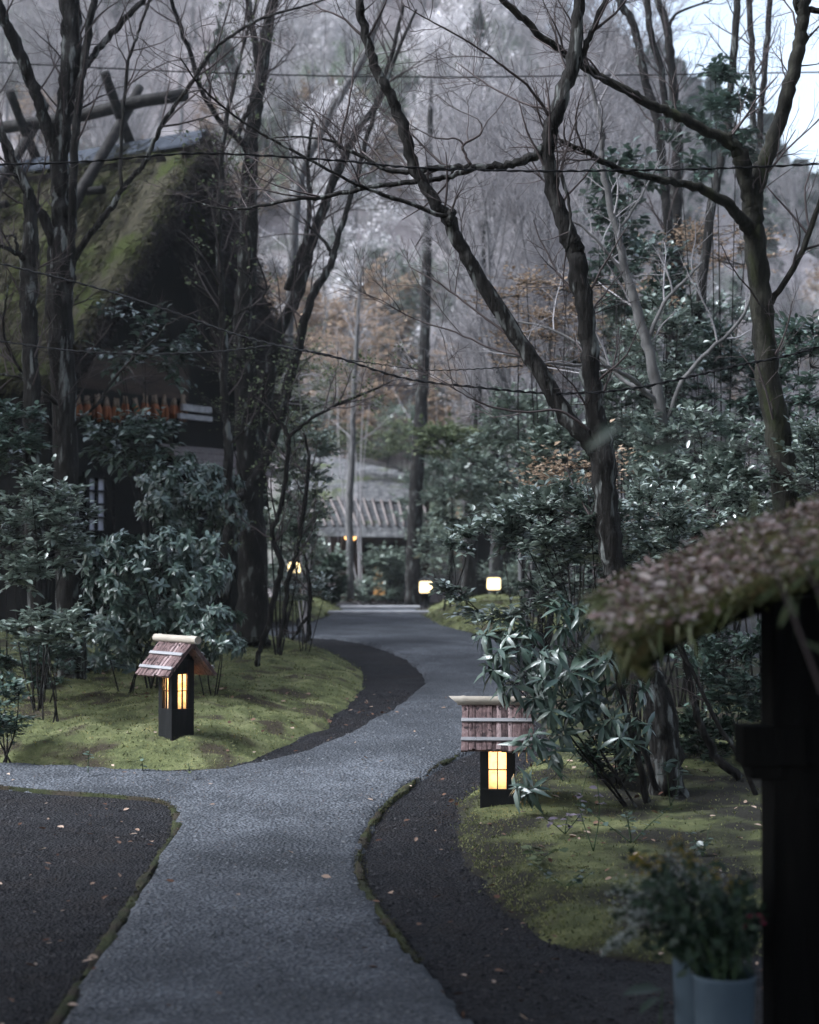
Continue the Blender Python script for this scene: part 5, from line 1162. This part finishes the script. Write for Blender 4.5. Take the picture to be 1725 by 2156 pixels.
# ================================================================ FLOWER HUT IN THE FOREGROUND
hut = thing('thatched_stall', 'black-walled stall with a leaf-strewn mossy roof, right foreground', 'stall', (1.2, 4.9, 0))
nu, nv = 90, 44
near = catmull([at(1318, 1330, 4.2), at(1390, 1300, 4.2), at(1464, 1278, 4.2), at(1572, 1236, 4.2), at(1725, 1178, 4.2), at(2050, 1050, 4.2), at(2500, 880, 4.2)], 20)
far = catmull([at(1262, 1240, 5.3), at(1330, 1205, 5.35), at(1428, 1168, 5.4), at(1554, 1103, 5.4), at(1725, 1046, 5.4), at(2050, 930, 5.4), at(2400, 800, 5.4)], 20)
near = resample(near, np.ones(len(near)), nu)[0]; far = resample(far, np.ones(len(far)), nu)[0]
vv = np.linspace(0, 1, nv)[None, :, None]
top = near[:, None] * (1 - vv) + far[:, None] * vv
a_, b_ = np.meshgrid(np.linspace(0, 1, nu), np.linspace(0, 1, nv), indexing='ij')
top[..., 2] += -.012 + .022 * np.sin(b_ * math.pi) + .018 * (vnoise(a_ * 30, b_ * 8, 1, 2) - .5) + .012 * (rng.random((nu, nv)) - .5) - .02 * np.exp(-a_ / .015)
TH = (.038 + .05 * np.exp(-np.linspace(0, 1, nu) / .12))[:, None]
mb = MB(); mb.grid(top[:, ::-1])
def skirt(line, inward, th, n=6):
    g = []
    for k in range(n):
        f = k / (n - 1); g.append(line + inward * (.06 * f - .035 * math.sin(f * math.pi)) + np.array([0, 0, -1.]) * (th * f) + rng.normal(size=line.shape) * .006 * (k > 0))
    return np.array(g)
sk = [skirt(top[:, 0], np.array([0, 1., 0]), TH), skirt(top[:, -1], np.array([0, -1., 0]), TH), skirt(top[0, :], np.array([1., 0, 0]), TH[0, 0])]
mb.grid(sk[0]); mb.grid(sk[1][:, ::-1]); mb.grid(sk[2][:, ::-1])
roof = mb.build('roof', mat('stall_roof_moss', [(.06, .042, .024), (.14, .105, .05), (.24, .2, .08)], 9, .95, 1, bscale=50, mix2=((.15, .165, .045), 3.2, .5, .12), bdist=.02), hut)
mb = MB(); und = top.copy(); und[..., 2] -= TH - .004; und[..., 1] += .06 * (1 - 2 * b_); und[..., 0] += .055 * (1 - a_); mb.grid(und); mb.build('roof_underside', M['blackwood'], roof)
N = 14000; ii = rng.integers(0, nu - 8, N); jj = rng.integers(0, nv, N); k = rng.random(N) < .5
ii[k] = (rng.random(k.sum()) ** 2 * (nu - 8)).astype(int)
ok_ = vnoise(ii / 9., jj / 7., 1, 11) > .42 - .25 * rng.random(N); ii, jj = ii[ok_], jj[ok_]; N = len(ii)
p = top[ii, jj] + rng.normal(size=(N, 3)) * [.02, .03, .003] + [0, 0, .008]
mb = MB(); mb.leaves(p, rng.normal(size=(N, 3)) * [1, 1, .3], np.array([0, 0, 1.]) + rng.normal(size=(N, 3)) * .45, rng.uniform(.01, .03, N) + .03 * rng.random(N) ** 7, rng.uniform(.05, .3, N), .1, .2)
M['rooflitter'] = mat('roof_leaf_litter', [(.11, .068, .06), (.33, .235, .225), (.54, .43, .415), (.68, .6, .58)], 3, .8, 0, island=.95)
stuff(mb.build('fallen_leaves', M['rooflitter'], roof))
N = 6000; ii = (rng.random(N) ** 2.2 * (nu - 1)).astype(int); jj = np.where(rng.random(N) < .55, np.where(rng.random(N) < .6, 0, nv - 1), rng.integers(0, nv, N))
p = top[ii, jj] + rng.normal(size=(N, 3)) * [.012, .02, .006]
mb = MB(); mb.leaves(p, rng.normal(size=(N, 3)) * [.7, .7, .5] + [0, 0, .5], rng.normal(size=(N, 3)), rng.uniform(.008, .03, N), .14, .1, .2, lo=True)
g = sk[0].reshape(-1, 3); g2 = sk[2].reshape(-1, 3); gg = np.vstack([g[rng.choice(len(g), 3500)], g2[rng.choice(len(g2), 2500)]]) + rng.normal(size=(6000, 3)) * .008
mb.leaves(gg, rng.normal(size=(6000, 3)) * .6 + [-.2, -.5, -.3], rng.normal(size=(6000, 3)), rng.uniform(.006, .02, 6000), .14, .1, .2, lo=True)
stuff(mb.build('moss_fuzz', M['mossblade'], roof))
# blades of grass standing on, and hanging off, the roof's left end
def blades(p, d, L, w_, m_, name, parent, droop=.5):
    n = len(p); K = 7; t = np.linspace(0, 1, K); d = unit(d); sd = unit(np.cross(d, rng.normal(size=(n, 3))))
    V = p[:, None] + d[:, None] * (t[None, :, None] * L[:, None, None]) - np.array([0, 0, 1.]) * (droop * t[None, :, None] ** 2 * L[:, None, None])
    hw = w_[:, None] * np.sin(np.clip(t * .9 + .1, 0, 1) * math.pi)[None] * .5 + .0006
    A = V + sd[:, None] * hw[..., None]; B = V - sd[:, None] * hw[..., None]
    W = np.stack([A, B], 2).reshape(n, K * 2, 3); b = (np.arange(n) * K * 2)[:, None, None]
    q = np.array([[2 * k, 2 * k + 1, 2 * k + 3, 2 * k + 2] for k in range(K - 1)])
    mb = MB(); mb.add(W, (b + q[None]).reshape(-1, 4)); return stuff(mb.build(name, m_, parent))
n = 620; ii = (rng.random(n) ** 2.6 * 40).astype(int); jj = rng.integers(0, nv, n)
blades(top[ii, jj] - [0, 0, .01], rng.normal(size=(n, 3)) * .7 + [-.5, 0, .8], rng.uniform(.04, .13, n), rng.uniform(.002, .006, n), M['reedgrass'], 'grass_blades', roof, .6)
n = 60; ii = (rng.random(n) ** 1.4 * 70).astype(int)
blades(top[ii, 0] + [0, -.01, -.02], rng.normal(size=(n, 3)) * .5 + [-.2, -.6, .1], rng.uniform(.04, .1, n), rng.uniform(.003, .007, n), M['reedgrass'], 'grass_blades', roof, .9)
# walls, post, bracket under the roof
mb = MB(); mb.box([1.75, 4.83, .72], [1.5, .09, 1.44]); mb.build('wall', M['blackwood'], hut, smooth=False)
mb = MB(); mb.box([1.06, 4.76, .70], [.13, .13, 1.40]); mb.build('post', M['blackwood'], hut, smooth=False, bevel=.006)
mb = MB(); mb.box([1.0, 4.74, .99], [.18, .12, .11]); mb.box([.985, 4.74, .93], [.10, .1, .06]); mb.build('bracket', M['blackwood'], hut, smooth=False, bevel=.005)
mb = MB(); mb.tube([at(1390, 1345, 4.75), at(1725, 1215, 4.75), at(2300, 1000, 4.75)], .035, 8); mb.build('rafter', M['blackwood'], hut)
# twiggy reeds growing up in front of the stall, out of focus
def reed(label, pts, Yt, leafs, nleaf=.055, lm='leafyel'):
    P = catmull([at(x, y, Yt) for x, y in pts], 8); root = thing('bamboo_grass', label, 'plant', P[0], 'bamboo grass stems by the stall')
    mb = MB(); mb.tube(P, np.linspace(.004, .0018, len(P)), 6); mb.build('stem', M['twig'], root)
    mb = MB(); q = np.array([at(x, y, Yt) for x, y, *_ in leafs]); d = np.array([[a, .1, b] for _, _, a, b in leafs]); n = len(q)
    mb.leaves(q, d, np.tile([.3, -.8, .5], (n, 1)) + rng.normal(size=(n, 3)) * .3, rng.uniform(.8, 1.2, n) * nleaf, .11, .1, .25); mb.build('foliage', M[lm], root)
reed('out of focus bamboo grass stem crossing the stall roof, leftmost', [(1800, 1620), (1725, 1440), (1660, 1270), (1600, 1120), (1572, 1060)], 3.1, [(1640, 1230, -.6, -.6), (1655, 1250, .5, -.7), (1600, 1130, -.5, .7), (1580, 1090, .3, .9), (1620, 1180, .8, .3), (1660, 1270, -.3, -1), (1690, 1350, .8, -.3)])
reed('out of focus bamboo grass stem crossing the stall roof, rightmost', [(1860, 1520), (1770, 1330), (1700, 1200), (1660, 1120), (1640, 1060)], 3.2, [(1690, 1190, .8, .2), (1700, 1210, -.6, -.5), (1660, 1120, .6, .6), (1720, 1250, .5, -.8), (1645, 1080, -.4, .8), (1745, 1290, .9, .1)])
reed('blurred leafy stem near the lens over the green bank', [(1950, 1250), (1750, 1060), (1600, 960), (1480, 920), (1380, 930), (1300, 890)], 2.6, [(1480, 920, -.5, .4), (1440, 925, -.7, -.3), (1400, 930, -.6, .5), (1340, 910, -.8, .2), (1310, 895, -.7, -.4), (1540, 935, -.3, .7), (1580, 950, -.5, -.6), (1520, 930, .2, -.8)], .06, 'leafbay')

# ---------------------------------------------------------------- buckets and cut flowers
def bucket(label, x, yrim, Yt, wpx):
    c = at(x, yrim, Yt); r = px(wpx, Yt) / 2; H = c[2]
    root = thing('bucket', label, 'bucket', (c[0], c[1], 0), 'pale flower buckets beside the stall'); mb = MB()
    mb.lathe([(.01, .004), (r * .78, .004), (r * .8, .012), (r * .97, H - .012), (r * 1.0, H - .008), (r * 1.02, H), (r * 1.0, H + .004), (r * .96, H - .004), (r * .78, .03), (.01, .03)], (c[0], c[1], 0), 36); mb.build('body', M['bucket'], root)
    mb = MB(); mb.lathe([(.001, H * .8), (r * .93, H * .8)], (c[0], c[1], 0), 30); mb.build('water', M['blackwood'], root)
    return np.array([c[0], c[1], H])
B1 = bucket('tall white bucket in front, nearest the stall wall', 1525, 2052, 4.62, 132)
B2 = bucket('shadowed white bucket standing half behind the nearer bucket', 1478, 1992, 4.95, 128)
def bunch(name, label, B, tips, lm, nl, bl, flower, nf, fs, spread_):
    """cut stems in a bucket: (picture tip x, y, depth)"""
    root = thing(name, label, 'flowers', (B[0], B[1], B[2] * .6), 'cut flowers in the buckets'); st = MB(); lf = MB(); fl = MB()
    for x, y, Yt in tips:
        tip = at(x, y, Yt); b = np.array([B[0], B[1], B[2] * .75]) + np.append(rng.normal(size=2) * .02, 0)
        P = catmull([b, (b * .5 + tip * .5) + [0, 0, .08], tip], 8); st.tube(P, np.linspace(.0035, .0012, len(P)), 5)
        i = rng.integers(5, len(P), nl); lf.leaves(P[i] + rng.normal(size=(nl, 3)) * .012, rng.normal(size=(nl, 3)) + [0, 0, .2], rng.normal(size=(nl, 3)) + [0, 0, 1], rng.uniform(.6, 1.2, nl) * bl, .25, .1, .2)
        if flower is not None:
            q = P[-1] + (P[-3] - P[-1]) * rng.random((nf, 1)) * 1.6 + rng.normal(size=(nf, 3)) * spread_
            a = P[-3] + rng.normal(size=(6, 3)) * .005
            st.tubes(np.stack([np.repeat(P[-3][None], nf, 0), (P[-3] + q) / 2 + [0, 0, .004], q], 1), np.full((nf, 3), .0007), 3)
            for k in range(5):
                az = k * 1.257 + rng.random(nf); fl.leaves(q, np.column_stack([np.cos(az), np.sin(az), rng.uniform(-.2, .7, nf)]), np.tile([0, 0, 1.], (nf, 1)) + rng.normal(size=(nf, 3)) * .3, np.full(nf, fs), .4, .15, .1, lo=True)
    st.build('stem', M['stem'], root); lf.build('foliage', lm, root)
    if flower is not None: fl.build('blossom', flower, root)
U = rng.uniform
bunch('baby_breath', 'spray of tiny white flowers leaning left out of the buckets', B2, [(1300 + 30 * i % 190, 1860 + U(-20, 60), 4.8) for i in range(7)] + [(1405, 1815, 4.9), (1450, 1810, 5.0), (1380, 1890, 4.75), (1440, 1900, 4.7), (1500, 1860, 4.9), (1330, 1905, 4.8), (1290, 1925, 4.8)], M['leafdim'], 14, .03, M['white'], 46, .0062, .022)
bunch('plume_flower', 'pale fluffy plumes drooping lowest at the left of the buckets', B2, [(1272, 2000, 4.7), (1305, 1975, 4.7), (1322, 1935, 4.7), (1345, 1925, 4.75), (1360, 1870, 4.8)], M['leafdim'], 8, .03, M['white'], 90, .006, .010)
bunch('goldenrod', 'thin sprays of small yellow flowers rising over the buckets', B1, [(1420, 1765, 4.8), (1450, 1800, 4.8), (1330, 1798, 4.85), (1380, 1802, 4.85), (1500, 1830, 4.7), (1545, 1850, 4.7), (1330, 1800, 4.8)], M['leafdim'], 10, .03, M['yellow'], 34, .006, .012)
bunch('leafy_cutting', 'mass of dark leafy cuttings filling the buckets', B1, [(U(1350, 1600), U(1830, 2010), U(4.5, 5.0)) for _ in range(46)], M['leafdim'], 22, .042, None, 0, 0, 0)
bunch('pink_flower', 'crimson pink flower low at the right of the buckets', B1, [(1605, 1925, 4.55), (1575, 1945, 4.55)], M['leafdim'], 8, .03, M['pink'], 6, .010, .010)
mb = MB(); q = at(1345, 2095, 4.9)
root = thing('broad_leaf_plant', 'single broad pale leaf poking out left of the buckets', 'plant', (q[0] + .05, q[1], 0)); mb.leaves(np.array([at(1395, 2085, 4.9), at(1390, 2100, 4.9)]), np.array([[-1, 0, .05], [-.8, -.4, -.3]]), np.array([[0, -.3, 1.], [0, 0, 1]]), np.array([.115, .08]), .28, .15, .2); mb.build('foliage', M['leafdim'], root)
mb = MB(); mb.tube([[q[0] + .06, q[1], 0], [q[0] + .06, q[1], q[2] * .6], at(1395, 2085, 4.9)], .003, 5); mb.build('stem', M['stem'], root)

# ================================================================ MISTY DUSK AIR
mb = MB(); mb.box([0, 60, 24], [150, 152, 54]); hz = mb.build('haze', bpy.data.materials.new('misty_air'), smooth=False); stuff(hz)
m = hz.data.materials[0]; m.use_nodes = True; n = m.node_tree; n.nodes.remove(n.nodes['Principled BSDF'])
pv = n.nodes.new('ShaderNodeVolumePrincipled'); pv.inputs['Color'].default_value = (.86, .9, .96, 1); pv.inputs['Density'].default_value = .0008; pv.inputs['Anisotropy'].default_value = .2
n.links.new(pv.outputs[0], n.nodes['Material Output'].inputs['Volume'])
